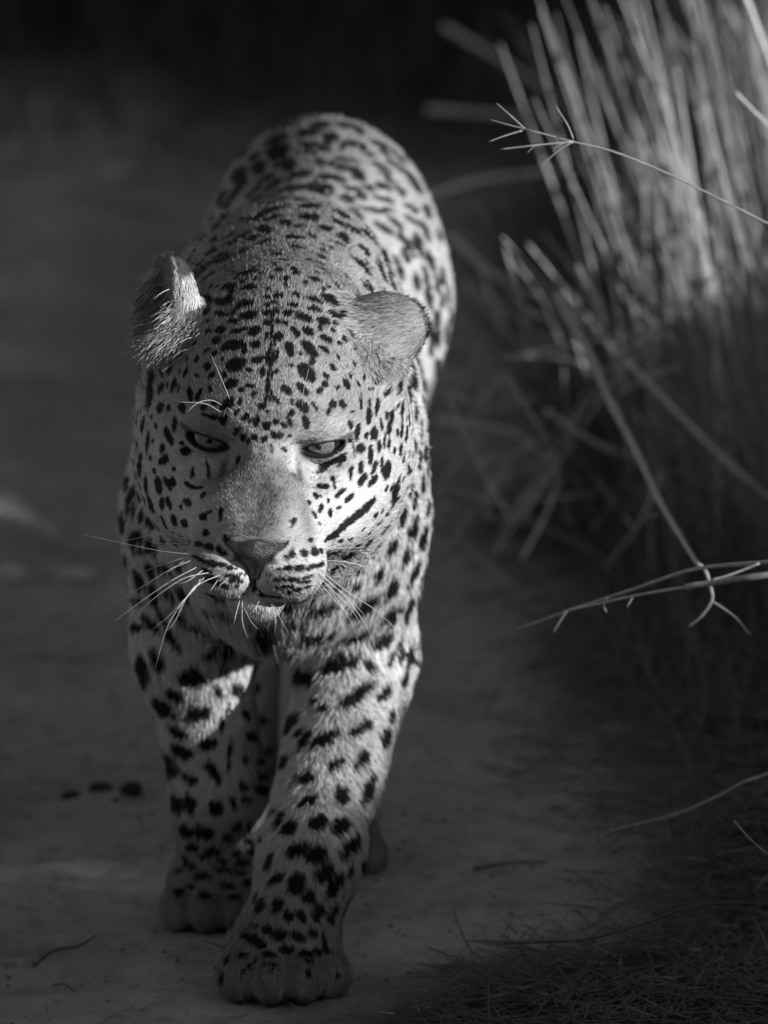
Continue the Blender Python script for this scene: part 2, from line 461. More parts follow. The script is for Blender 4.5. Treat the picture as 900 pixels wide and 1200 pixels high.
# ------------------------------------------------------------------ the coat: spots, dark creases and a few shade marks read off the animal
# every tile: pixel of its corner in the photograph, then  x y half-length half-width angle  in fifths of a pixel
SPOTS = {
(150, 280): """700 207 60 18 10;590 295 42 20 5;530 288 22 10 0;708 297 46 16 5;462 362 36 32 0;572 375 50 20 18;680 387 44 18 15;432 435 45 18 3;550 448 42 13 -8;712 452 50 24 5;618 488 32 15 0;468 487 22 14 0;472 545 24 12 0;540 538 34 18 5;648 542 48 14 15;740 545 40 22 35;515 600 25 20 20;615 628 62 26 12;750 620 28 20 20;632 735 54 36 15;765 708 34 18 20;712 770 20 12 15;605 850 36 24 30;715 862 26 14 -10;788 780 30 13 80;665 885 18 16 0;465 655 26 10 30;550 710 12 8 60;405 705 18 16 0;465 750 22 22 0;405 805 15 10 -30;490 800 22 14 50;815 350 24 12 0;812 395 22 12 0;820 437 28 16 -10;815 498 22 16 0;812 575 26 12 70;885 575 22 22 0;250 755 30 12 65;340 785 28 18 75;140 820 50 16 80;270 860 38 16 80;195 870 32 13 70;820 690 42 11 80;870 690 36 8 80;835 640 30 8 85;870 780 18 10 70;885 195 25 14 0;455 300 14 10 0;310 690 20 10 60;860 380 20 12 10;870 430 16 14 0;880 490 16 16 0""",
(320, 300): """45 95 32 20 -10;128 98 30 20 85;232 145 40 16 -15;130 232 26 12 0;235 260 44 16 -20;235 317 38 13 -5;120 288 26 14 -5;325 258 52 22 -30;345 338 26 14 -20;170 362 44 20 -20;290 387 38 22 -5;350 437 18 16 0;205 445 34 20 -40;130 450 30 16 -60;38 475 26 24 0;95 548 40 22 -70;210 545 54 24 -50;308 490 36 16 -30;300 550 32 14 -40;158 575 14 8 -60;105 640 14 12 0;195 680 52 36 -40;345 655 24 12 -50;312 705 22 12 -50;302 750 20 18 0;80 785 32 18 -45;170 778 42 20 -50;430 755 34 14 -65;375 772 14 10 0;270 790 20 16 50;20 845 28 10 -60;108 850 20 10 -80;170 880 36 26 -40;240 880 26 10 -55;350 870 24 20 -40;408 870 22 18 -60;510 870 30 13 -85;605 870 28 10 -85;20 690 20 14 80;20 590 36 10 85;30 280 28 20 0;35 340 26 16 0;85 335 28 16 0;30 390 28 16 0;75 400 20 12 0;30 235 24 16 0;385 515 18 10 0;375 180 40 14 -60;430 130 40 10 -50;520 65 80 22 -42;560 190 50 16 -70;500 235 30 10 -70;530 180 40 8 -60;460 200 40 6 -50;740 110 40 16 -65;690 160 50 12 -70;670 80 50 10 -60;625 90 60 12 -60;840 150 50 20 -70;780 10 30 20 -70;500 750 24 10 -50;568 780 16 8 0;820 680 60 10 -75;840 600 60 8 -70;880 760 40 14 -80;870 850 40 14 -80;790 820 50 14 -85;740 760 40 12 85;395 345 46 16 22""",  # the last mark paints the shaded gap behind the ear
(150, 440): """195 65 32 14 75;267 60 40 18 85;130 120 70 20 85;195 185 28 22 60;242 190 18 16 60;367 110 36 15 -85;415 115 34 14 65;445 185 18 16 0;318 190 26 20 -80;92 295 46 18 85;278 285 38 13 85;240 355 48 18 -65;205 430 28 14 85;220 490 28 18 60;195 505 20 14 60;60 410 32 14 85;120 395 60 12 85;75 535 66 24 82;110 640 46 20 85;180 645 48 18 -80;235 635 40 16 -60;265 625 26 16 -70;270 548 12 12 0;30 690 40 20 80;75 715 34 12 85;140 752 46 26 -80;200 752 36 18 80;240 745 34 14 -70;350 748 34 18 -30;85 830 44 16 85;140 860 40 22 -75;215 860 40 18 -80;270 850 30 18 -70;40 790 50 14 85;15 730 40 12 85;340 440 28 20 0;378 570 32 12 80;400 660 60 11 -25;350 640 20 10 -40;470 560 50 8 -80;320 395 12 10 0;500 240 26 16 0;450 230 16 12 0;560 260 30 22 80;590 165 40 24 50;510 165 20 12 0;550 185 20 10 60;605 50 38 24 30;665 90 18 16 0;715 65 24 14 -10;740 110 20 14 60;655 155 22 12 70;690 245 26 16 50;720 265 24 10 60;755 268 30 16 80;805 295 22 16 90;828 295 20 10 80;865 272 18 18 0;635 330 26 14 55;675 365 22 16 90;742 365 18 14 -40;705 385 18 10 75;800 372 18 14 70;852 348 22 14 -60;890 350 18 16 0;848 440 12 8 80;780 465 10 7 60;645 215 20 10 50;790 180 24 16 55;815 215 12 8 0;440 700 22 14 80;440 830 20 18 0;475 805 18 8 30;545 800 24 12 85""",  # two thin marks paint the borders of a sunlit cheek patch
(310, 440): """130 85 34 18 -55;222 78 36 20 -45;325 90 22 16 50;480 52 34 15 -60;425 72 14 10 0;355 45 20 18 0;265 10 26 14 -30;70 145 26 12 -60;158 152 22 10 -80;210 185 44 26 -60;238 205 20 16 0;295 188 38 11 -50;405 178 38 15 -55;375 210 26 12 70;458 183 36 15 -70;560 180 40 15 -85;606 235 44 15 85;655 190 48 11 85;512 212 12 8 0;500 288 28 13 -80;155 222 24 16 60;145 270 28 12 -60;110 292 18 13 -50;62 272 22 14 -60;98 352 28 15 -60;148 352 14 9 0;55 350 18 12 -60;20 300 28 16 -60;5 370 18 10 0;38 410 14 8 -60;48 437 14 10 0;120 435 18 10 -20;240 280 40 18 -80;640 342 34 20 90;540 335 44 15 85;680 285 36 8 -85;560 430 26 26 0;500 380 14 12 0;515 420 50 5 -85;668 415 32 10 88;725 310 40 16 80;740 240 40 12 80;710 235 30 10 90;700 380 40 8 90;725 400 30 10 85;620 470 50 14 88;640 540 40 11 70;562 545 32 14 80;575 610 38 17 62;632 615 42 15 55;685 520 40 9 85;712 555 48 24 75;505 570 40 9 85;400 600 14 14 0;408 640 26 9 -80;360 650 18 15 0;325 652 20 12 -20;440 692 34 12 40;495 720 32 14 45;300 705 18 12 -50;330 710 12 8 0;372 735 18 8 70;260 745 14 10 -60;330 770 14 14 -50;320 792 10 10 0;385 805 26 14 75;432 775 16 8 25;290 815 24 9 -60;320 865 12 8 -40;800 195 44 15 88;838 260 46 11 85;880 210 56 13 88;870 40 60 16 85;785 60 50 12 85;845 130 40 10 80;795 320 50 12 85;825 345 50 11 75;792 435 36 17 80;865 420 48 13 85;810 480 30 9 80;835 555 28 24 0;760 680 66 24 62;840 670 42 18 82;875 735 56 14 80;800 835 60 20 75;700 880 40 20 50;870 870 50 16 65;400 500 74 13 22;455 480 20 20 0;440 515 20 10 60;345 545 44 14 35""",
(200, 580): """208 222 18 20 0;165 290 22 14 -20;228 305 28 20 -15;282 322 18 16 -30;322 345 16 12 -30;190 140 18 9 20;205 110 20 7 25;295 115 34 10 85;335 270 34 15 -65;100 45 30 18 -30;180 378 40 12 -25;245 398 34 18 -15;300 412 28 16 -15;345 425 24 14 -15;380 430 12 10 0;150 365 20 8 -25;380 478 24 14 -10;410 460 12 8 0;340 470 24 10 -10;408 505 18 10 0;360 500 20 12 -10;385 530 16 10 0;438 465 8 8 0;270 515 66 13 -15;320 540 30 9 -20;210 440 36 9 -25;240 480 40 9 -20;670 290 30 11 40;718 350 18 16 0;782 340 20 20 0;843 330 22 22 0;880 325 12 14 0;675 360 12 8 0;818 265 14 12 0;720 150 20 14 60;710 180 20 6 70;640 435 26 8 0;690 430 22 14 0;755 430 28 18 5;820 425 26 14 20;870 410 30 12 25;620 497 20 9 0;660 495 18 10 0;720 495 30 12 5;800 480 34 9 15;780 512 36 9 10;740 555 28 11 10;800 540 24 9 10;625 537 10 9 0;660 535 16 10 0;700 535 16 10 0;690 570 14 10 0;560 470 6 6 0;585 470 6 6 0;575 505 6 6 0;690 645 40 14 10;870 660 50 24 10;715 745 56 18 -8;830 810 100 24 12;870 880 40 16 0;350 830 70 55 0;545 820 70 50 85;215 675 50 16 -5;335 700 50 16 0;60 720 60 18 -40;160 815 70 20 -25;240 590 36 16 0;25 150 30 24 0;85 165 24 20 0;45 290 30 14 0;585 592 62 5 -12;530 572 40 5 -35;425 575 12 9 0;497 525 44 5 86""",
(360, 580): """235 350 36 22 30;350 272 32 18 55;445 190 46 18 50;375 337 26 20 30;488 312 54 20 55;550 140 62 22 78;500 30 46 20 70;612 205 70 24 75;622 40 46 16 80;700 70 50 20 80;675 250 80 22 68;710 290 70 16 72;565 370 64 22 70;412 460 44 22 60;625 440 70 20 65;590 520 36 18 75;690 450 60 14 75;480 545 72 26 68;150 425 34 22 10;295 435 34 14 15;275 530 48 18 28;170 530 36 18 20;310 650 100 36 32;95 648 84 22 12;490 690 78 34 48;575 670 80 18 75;300 820 96 38 30;65 805 92 28 12;440 870 70 36 35;68 885 50 20 10;670 530 50 14 75;600 640 40 12 75;20 590 20 16 0;540 870 30 14 75;170 228 40 15 50;205 192 44 18 42;255 148 50 20 38;300 112 46 21 38;345 74 42 19 48;378 40 30 13 62;110 258 34 12 30;140 243 36 13 36""",
(130, 560): """210 40 50 22 88;95 30 50 18 85;130 85 36 22 70;280 45 50 18 -80;330 40 40 16 -65;370 20 30 18 -60;60 175 60 15 85;105 155 60 12 88;145 180 44 12 85;175 125 50 12 85;240 150 46 28 -70;298 150 36 18 -80;340 140 34 14 -70;72 270 66 26 80;185 235 44 18 -85;240 265 44 28 -75;315 255 44 18 -85;372 245 32 22 -70;440 270 28 18 -60;140 370 60 28 85;175 340 40 18 90;245 400 50 28 -70;325 360 36 26 0;175 435 40 20 0;100 490 50 16 -75;165 590 56 24 -75;240 540 50 26 -70;320 530 44 30 0;410 520 34 20 0;185 640 34 20 0;150 720 40 26 0;265 680 50 26 -60;350 675 40 22 -50;440 670 50 26 -60;560 775 60 18 0;665 795 40 16 0;415 810 50 26 -30;300 800 60 20 -60;270 740 50 18 -45;560 840 30 14 0;150 880 40 30 0;210 840 40 18 -60;480 890 40 20 0;585 690 40 16 0;100 700 60 16 85""",
(140, 720): """105 100 80 26 88;190 60 70 26 -50;315 150 84 26 -52;455 110 70 28 -22;530 240 44 26 15;625 245 40 22 -20;225 280 76 30 -60;135 350 100 30 -82;75 270 40 12 -75;435 370 84 50 -3;325 475 56 32 -30;255 545 74 40 -42;460 580 72 46 20;200 650 76 32 -68;340 690 60 30 -25;520 765 56 32 10;370 805 70 34 -22;690 445 50 40 80;575 450 44 22 -70;605 325 24 18 0;720 265 26 8 80;595 650 46 14 80;630 560 40 9 75;645 800 60 14 85;275 860 40 36 0;205 840 50 16 -75;530 890 40 26 0;800 300 34 22 80;805 435 34 22 85;830 630 34 24 0;775 715 40 28 -30;740 590 34 20 -60;865 810 26 20 0;825 870 24 22 0;740 855 24 22 0""",
(180, 880): """85 90 80 40 -80;180 20 60 26 -10;15 80 60 20 -75;215 165 46 32 -25;355 130 66 32 -60;440 80 60 12 85;65 300 70 22 -72;130 310 60 30 -75;210 315 60 36 -70;365 340 50 40 85;470 305 44 24 -75;490 450 34 28 60;430 510 34 28 10;555 440 36 12 85;600 475 20 10 0;550 530 30 26 0;640 520 26 10 80;595 590 34 22 0;480 600 34 20 0;300 480 60 40 0;190 470 50 30 -40;140 530 50 18 -60;350 590 46 26 0;230 570 40 24 0;300 620 40 20 0;410 650 44 14 0;520 660 50 24 0;200 660 50 20 -40;160 700 30 16 0;290 740 50 20 0;400 700 50 16 0;560 780 50 20 0;500 720 50 16 0;150 830 30 24 0;300 850 40 24 0;440 800 40 16 0;480 860 40 16 0;220 800 30 16 0;540 60 26 24 0;620 70 28 22 0;660 15 22 18 0;525 215 28 24 0;630 230 36 28 0;540 290 30 24 0;640 150 36 20 0;670 400 40 30 0""",
(320, 720): """110 40 56 22 -8;250 105 110 28 12;270 185 46 20 12;165 380 60 50 0;380 305 126 40 20;500 130 100 36 30;640 185 74 42 38;485 480 130 38 37;655 465 56 28 58;245 515 34 18 30;300 560 36 24 10;105 640 76 28 55;150 695 30 16 60;190 740 70 28 60;300 735 96 34 28;515 670 88 30 30;688 600 46 20 80;655 725 60 32 70;765 380 46 22 75;795 260 90 16 80;745 250 50 16 75;690 270 40 16 65;725 200 46 12 65;520 850 60 40 55;365 880 60 30 20;65 870 50 36 40;745 640 60 14 80;735 770 50 16 75;680 30 40 26 60;770 30 40 16 75;140 225 20 10 0""",
(290, 880): """210 110 84 40 65;670 60 60 42 45;515 90 64 34 22;340 165 58 36 18;270 180 50 10 65;350 298 66 30 22;545 265 54 46 40;700 240 90 30 72;795 200 90 20 74;160 360 30 14 0;185 410 60 20 62;240 455 52 40 45;415 425 56 44 20;545 450 62 46 50;610 560 80 36 58;705 455 60 16 68;290 580 66 40 25;405 610 66 46 25;130 655 52 24 70;455 725 68 38 50;505 790 84 34 58;170 755 54 24 40;285 785 60 46 -65;360 860 44 38 0;595 700 50 12 70""",
(230, 1020): """350 165 40 14 65;380 215 44 26 55;475 215 50 40 60;540 270 36 30 -80;615 275 40 28 -55;710 255 44 36 75;795 265 66 22 65;330 330 34 14 15;415 350 32 30 85;485 385 46 34 10;600 390 48 26 -25;678 370 36 26 -30;320 400 54 30 -25;385 440 30 26 0;420 492 40 18 0;530 472 50 28 0;640 488 44 20 -8;708 490 32 24 -40;755 445 60 18 -72;655 535 26 14 -20;655 605 30 16 -75;180 535 34 14 70;270 500 40 18 0;310 570 70 11 40;450 570 30 8 60;825 610 30 10 -75;150 640 40 10 75;270 650 16 12 0;430 550 36 10 0""",  # one long thin mark paints the shade line between toes
(390, 400): """605 160 50 20 88;575 45 50 18 85;665 40 46 16 85;655 200 50 18 85;525 270 50 16 88;590 290 50 14 85;625 320 44 14 85;475 230 70 13 88;440 270 70 12 85;385 260 60 10 85;520 340 40 14 85;510 160 50 12 -75;545 440 50 10 88;575 490 50 14 88;510 530 70 10 88;535 660 50 20 85;545 740 56 16 88;500 690 70 10 88;520 830 66 14 88;590 700 40 12 88""",
(200, 110): """840 110 50 16 5;680 185 70 18 15;620 135 80 14 25;800 230 60 20 2;615 265 70 24 20;530 245 40 14 20;810 300 56 14 0;800 345 50 14 -5;860 185 50 12 0;625 335 70 30 18;645 375 40 14 15;435 350 50 20 40;490 370 36 22 25;430 290 60 14 40;520 435 40 32 40;400 480 50 34 45;660 410 60 16 25;700 430 40 16 20;740 485 70 14 15;770 460 50 10 10;570 490 60 14 30;600 535 50 16 30;640 580 70 14 20;730 560 90 14 12;820 530 50 12 10;860 575 50 22 5;400 560 56 18 50;350 620 60 18 60;480 580 50 12 40;740 630 60 20 8;640 625 60 10 15;500 620 50 10 35;590 690 80 16 15;510 730 70 16 30;430 740 30 12 40;320 720 60 16 70;600 735 70 10 20;820 665 66 16 3;815 730 56 22 2;670 765 36 30 25;750 785 50 10 0;550 805 36 26 10;430 835 46 20 30;350 840 46 16 30;480 855 40 16 20;360 880 40 18 30;260 860 40 16 70;300 610 50 20 70;240 740 50 14 80;190 850 50 14 80;270 780 40 14 75;880 790 26 18 0;720 850 50 14 -3""",
(370, 110): """40 125 56 26 -5;200 115 70 24 -12;30 185 50 16 -5;180 185 60 14 -5;250 215 36 22 -35;335 203 40 16 -5;92 258 44 32 5;55 322 40 14 -5;230 300 66 18 -15;160 310 20 16 0;300 350 40 10 -30;380 300 60 14 -20;400 345 40 12 -35;450 290 50 20 -45;480 370 50 12 -50;540 340 40 14 -60;60 405 56 18 -3;180 385 60 12 -12;190 440 80 18 -10;240 455 36 20 -20;90 487 80 18 -6;250 490 40 14 -15;380 430 60 12 -25;420 490 50 14 -40;470 420 60 12 -35;540 480 60 14 -50;590 540 50 16 -60;400 545 50 16 -15;310 550 40 12 -15;500 575 40 14 -55;45 548 56 16 5;30 595 50 14 0;90 570 26 14 85;210 555 50 14 -10;185 615 40 28 0;270 600 30 24 -30;400 620 60 14 -20;340 680 80 12 -10;230 700 50 20 -30;150 710 60 18 -35;130 760 60 12 -38;430 680 40 10 -20;560 670 50 14 -30;620 500 50 18 -70;650 570 50 12 -75;650 690 40 18 -65;560 740 50 12 -40;400 790 60 16 -30;470 760 60 14 -45;300 830 60 18 -30;220 800 50 14 -35;60 795 44 20 -5;160 850 36 26 -40;520 860 50 16 -40;640 800 60 14 -65;720 830 40 14 -70;600 850 40 12 -60;330 860 60 12 -45""",
(380, 230): """350 350 40 22 -65;490 290 80 14 -60;470 340 40 18 -50;430 400 60 14 -60;440 470 44 22 -75;380 440 70 12 -70;320 400 50 10 -70;340 460 60 10 -70;390 520 40 22 -60;550 300 60 16 -60;620 380 60 20 -65;540 490 50 22 -70;600 500 90 16 -75;660 520 50 14 -80;610 610 60 18 -75;690 480 50 16 -80;725 600 60 14 -85;690 620 40 12 85;660 720 50 18 88;730 720 50 14 88;710 820 50 16 88;620 800 70 20 -80;660 830 50 16 85;670 235 40 16 -60;230 320 50 12 -55""",
(210, 210): """250 468 50 36 15;190 435 40 24 30;130 545 64 26 45;165 590 60 30 45;75 470 70 16 75;370 430 50 14 40;290 515 80 9 30;500 375 60 10 25;205 370 40 14 65""",
(300, 360): """100 60 40 10 85;92 150 46 9 85;110 200 40 8 88;80 240 40 9 84;100 290 46 9 86;84 330 40 10 84;70 400 40 10 80;92 400 30 8 85;72 470 40 12 82;60 540 30 9 80;88 520 30 8 80""",
}

T0 = time.time()
TRI = np.concatenate([LF[:, [0, 1, 2]], LF[:, [0, 2, 3]]])
bvh = BVHTree.FromPolygons([Vector(v) for v in LV], LF.tolist())


def vnormals(V, F):
    n = np.cross(V[F[:, 2]] - V[F[:, 0]], V[F[:, 3]] - V[F[:, 1]])
    out = np.zeros_like(V)
    for k in range(4):
        for c in range(3):
            out[:, c] += np.bincount(F[:, k], n[:, c], len(V))
    return out / (np.linalg.norm(out, axis=1, keepdims=True) + 1e-12)


LN = vnormals(LV, LF)


def ear_dist(p):
    return float(sdf_ears(to_head(np.asarray(p)[None]))[0])


def cast(px, py):
    d = Vector((FWD + RGT * (px - 450) / FPX + UPV * (600 - py) / FPX)).normalized()
    h, n, i, t = bvh.ray_cast(Vector(CAM), d)
    return (np.array(h), np.array(n)) if h is not None else (None, None)


spot_c, spot_u, spot_v = [], [], []               # centre; dual axes so that (dot/1)^2 sums to the ellipse
for (ox, oy), txt in SPOTS.items():
    prev = proj(np.array(spot_c)) if spot_c else []          # tiles overlap: a spot is read once
    for ent in txt.split(';'):
        x, y, a, b, ang = (float(v) for v in ent.split())
        px, py = ox + x / 5, oy + y / 5
        h, n = cast(px, py)
        if h is None or ear_dist(h) < .004:
            continue
        if len(prev):
            pc = prev
            dist = np.hypot(pc[:, 0] - px, pc[:, 1] - py)
            if len(dist) and dist.min() < 1.0 * b / 5 + .6:
                continue
        ca, sa = math.cos(R(ang)), math.sin(R(ang))
        depth = (h - CAM) @ FWD
        view = (h - CAM) / np.linalg.norm(h - CAM)
        cosn = max(abs(view @ n), .45 if np.linalg.norm(h - HT) < .2 else .22)
        ax = []
        for L, (cx, cy) in ((a, (ca, -sa)), (b, (-sa, -ca))):
            w = (RGT * cx - UPV * cy) * L / 5 / FPX * depth
            w = w - view * ((w @ n) / (np.sign(view @ n) * cosn))   # slide along the ray on to the tangent plane
            ax.append(w)
        e1, e2 = ax
        G = np.array([[e1 @ e1, e1 @ e2], [e1 @ e2, e2 @ e2]])
        D = np.linalg.inv(G) @ np.stack([e1, e2])
        if h[1] > .25:
            D = D * .93                                    # the back's rosettes are large
        spot_c.append(h); spot_u.append(D[0]); spot_v.append(D[1])
n_traced = len(spot_c)

# the sides the photograph does not show get rosettes of the same kind
SEEN = []
pv = proj(LV)
view = LV - CAM
facing = (LN * view).sum(1) / np.linalg.norm(view, axis=1) < -.12
order = rng.permutation(len(LV))[:9000]
grid = {}


def cell(p, s=.05):
    return tuple(np.floor(p / s).astype(int))


for c in spot_c:
    grid.setdefault(cell(c), []).append(c)


def crowded(p, r):
    k = cell(p)
    for i in (-1, 0, 1):
        for j in (-1, 0, 1):
            for l in (-1, 0, 1):
                for q in grid.get((k[0] + i, k[1] + j, k[2] + l), ()):
                    if (p[0] - q[0]) ** 2 + (p[1] - q[1]) ** 2 + (p[2] - q[2]) ** 2 < r * r:
                        return True
    return False


def add_spot(p, n, r1, r2):
    t = np.cross(n, rng.normal(size=3)); t /= np.linalg.norm(t)
    s = np.cross(n, t)
    spot_c.append(p); spot_u.append(t / r1); spot_v.append(s / r2)


for i in order:
    p, n = LV[i], LN[i]
    if facing[i]:
        hh, _ = cast(*pv[i])
        if hh is not None and np.linalg.norm(hh - p) < .012:
            continue
    hd = np.linalg.norm(p - HT) < .21
    rosette = p[2] > .36 and p[1] > .16 and p[1] < .9
    gap = .024 if hd else (.052 if rosette else .030)
    if p[2] < .02 or ear_dist(p) < .004 or crowded(p, gap * (.9 if facing[i] else 1.0)):
        continue
    grid.setdefault(cell(p), []).append(p)
    if hd:
        add_spot(p, n, rng.uniform(.0045, .007), rng.uniform(.0035, .005))
    elif rosette:
        t = np.cross(n, [0, 0, 1.0]); t /= np.linalg.norm(t) + 1e-9
        s = np.cross(n, t)
        k = rng.integers(3, 6); a0 = rng.uniform(0, 6.28)
        for j in range(k):
            a = a0 + j * 6.28 / k
            add_spot(p + (t * math.cos(a) + s * math.sin(a)) * .017, n, rng.uniform(.009, .013), rng.uniform(.006, .008))
    else:
        add_spot(p, n, rng.uniform(.009, .014), rng.uniform(.007, .010))
# small flecks between the larger spots of brow, cheeks, neck and shoulders
for i in rng.permutation(len(LV))[:14000]:
    p, n = LV[i], LN[i]
    if p[2] < .20 or p[1] > .95:
        continue
    q = to_head(p[None])[0]
    hd = np.linalg.norm(q + np.array([0, .05, 0])) < .17
    e = np.linalg.norm(np.array([abs(q[0]), q[1], q[2]]) - EYE)
    if hd and (e < .036 or (q[1] < -.095 and abs(q[0]) < .042) or q[1] < -.125 or q[2] < -.055):
        continue
    gap = (.0115 if q[2] > .03 else .0135) if hd else (.027 if p[1] < .25 else .036)
    if ear_dist(p) < .006 or crowded(p, gap):
        continue
    grid.setdefault(cell(p), []).append(p)
    if hd:
        t = q - np.array([0, -.185, -.005]); t = HR @ t
        t = t - n * (t @ n); t /= np.linalg.norm(t) + 1e-9
        spot_c.append(p); spot_u.append(t / rng.uniform(.0030, .0046)); spot_v.append(np.cross(n, t) / rng.uniform(.0017, .0027))
    else:
        add_spot(p, n, rng.uniform(.006, .009), rng.uniform(.004, .006))
spot_c = np.array(spot_c); spot_u = np.array(spot_u); spot_v = np.array(spot_v)
print('spots', n_traced, len(spot_c), round(time.time() - T0, 1))


# soft patches of ground colour, pixel x, y, half sizes, angle, albedo, strength (mostly natural markings)
TONES = [
    (304, 575, 46, 62, 0, .15, .92), (300, 622, 36, 24, 0, .17, .85), (255, 560, 24, 36, 20, .18, .6),          # tan nose bridge
    (352, 545, 12, 34, -12, .20, .6),
    (238, 505, 34, 16, -20, .20, .4),
    (344, 532, 9, 22, 8, .62, .8), (272, 533, 7, 20, -8, .40, .5),                                           # pale inner corners
    (378, 538, 30, 7, 22, .66, .9), (228, 530, 30, 7, -36, .66, .9),                                        # white under the eyes
    (232, 556, 14, 20, 0, .60, .8), (384, 575, 34, 24, 30, .60, .6),  # pale cheeks; the left patch also has its sunlight painted in
    (392, 498, 14, 9, 20, .66, .8), (225, 492, 22, 8, -18, .48, .6),
    (286, 676, 13, 16, 0, .76, .95), (316, 673, 18, 17, 0, .76, .95), (302, 703, 30, 9, 0, .70, .9),           # lips and chin
    (238, 640, 22, 26, 0, .20, .6), (356, 628, 18, 24, 0, .30, .6),  # sides of the muzzle, darker on the left
    (250, 671, 26, 16, -15, .26, .6),
    (262, 548, 5, 16, -18, .06, .8), (351, 556, 4, 24, 6, .12, .8), (358, 602, 8, 34, 12, .17, .7),
    (450, 436, 22, 20, 0, .34, .8),
]
tone_rows = []
for x, y, a, b, ang, al, st in TONES:
    h, n = cast(x, y)
    if h is None:
        continue
    ca, sa = math.cos(R(ang)), math.sin(R(ang))
    dep = (h - CAM) @ FWD / FPX
    e1 = (RGT * ca + UPV * sa) * a * dep
    e2 = (-RGT * sa + UPV * ca) * b * dep
    tone_rows.append((h, e1 / (e1 @ e1), e2 / (e2 @ e2), max(a, b) * dep, al, st))


def sstep(a, b, x):
    t = np.clip((x - a) / (b - a), 0, 1)
    return t * t * (3 - 2 * t)


def vnoise(P, s, seed=0):
    """cheap smooth noise, about -1..1"""
    r = np.random.default_rng(seed)
    out = 0
    for k in range(5):
        d = r.normal(size=3); d *= s * (.6 + .35 * k) / np.linalg.norm(d)
        w = r.normal(size=3); w *= s * .7 / np.linalg.norm(w)
        out = out + np.sin(P @ d + 1.7 * np.sin(P @ w + r.uniform(0, 6)) + r.uniform(0, 6))
    return out / 3.2


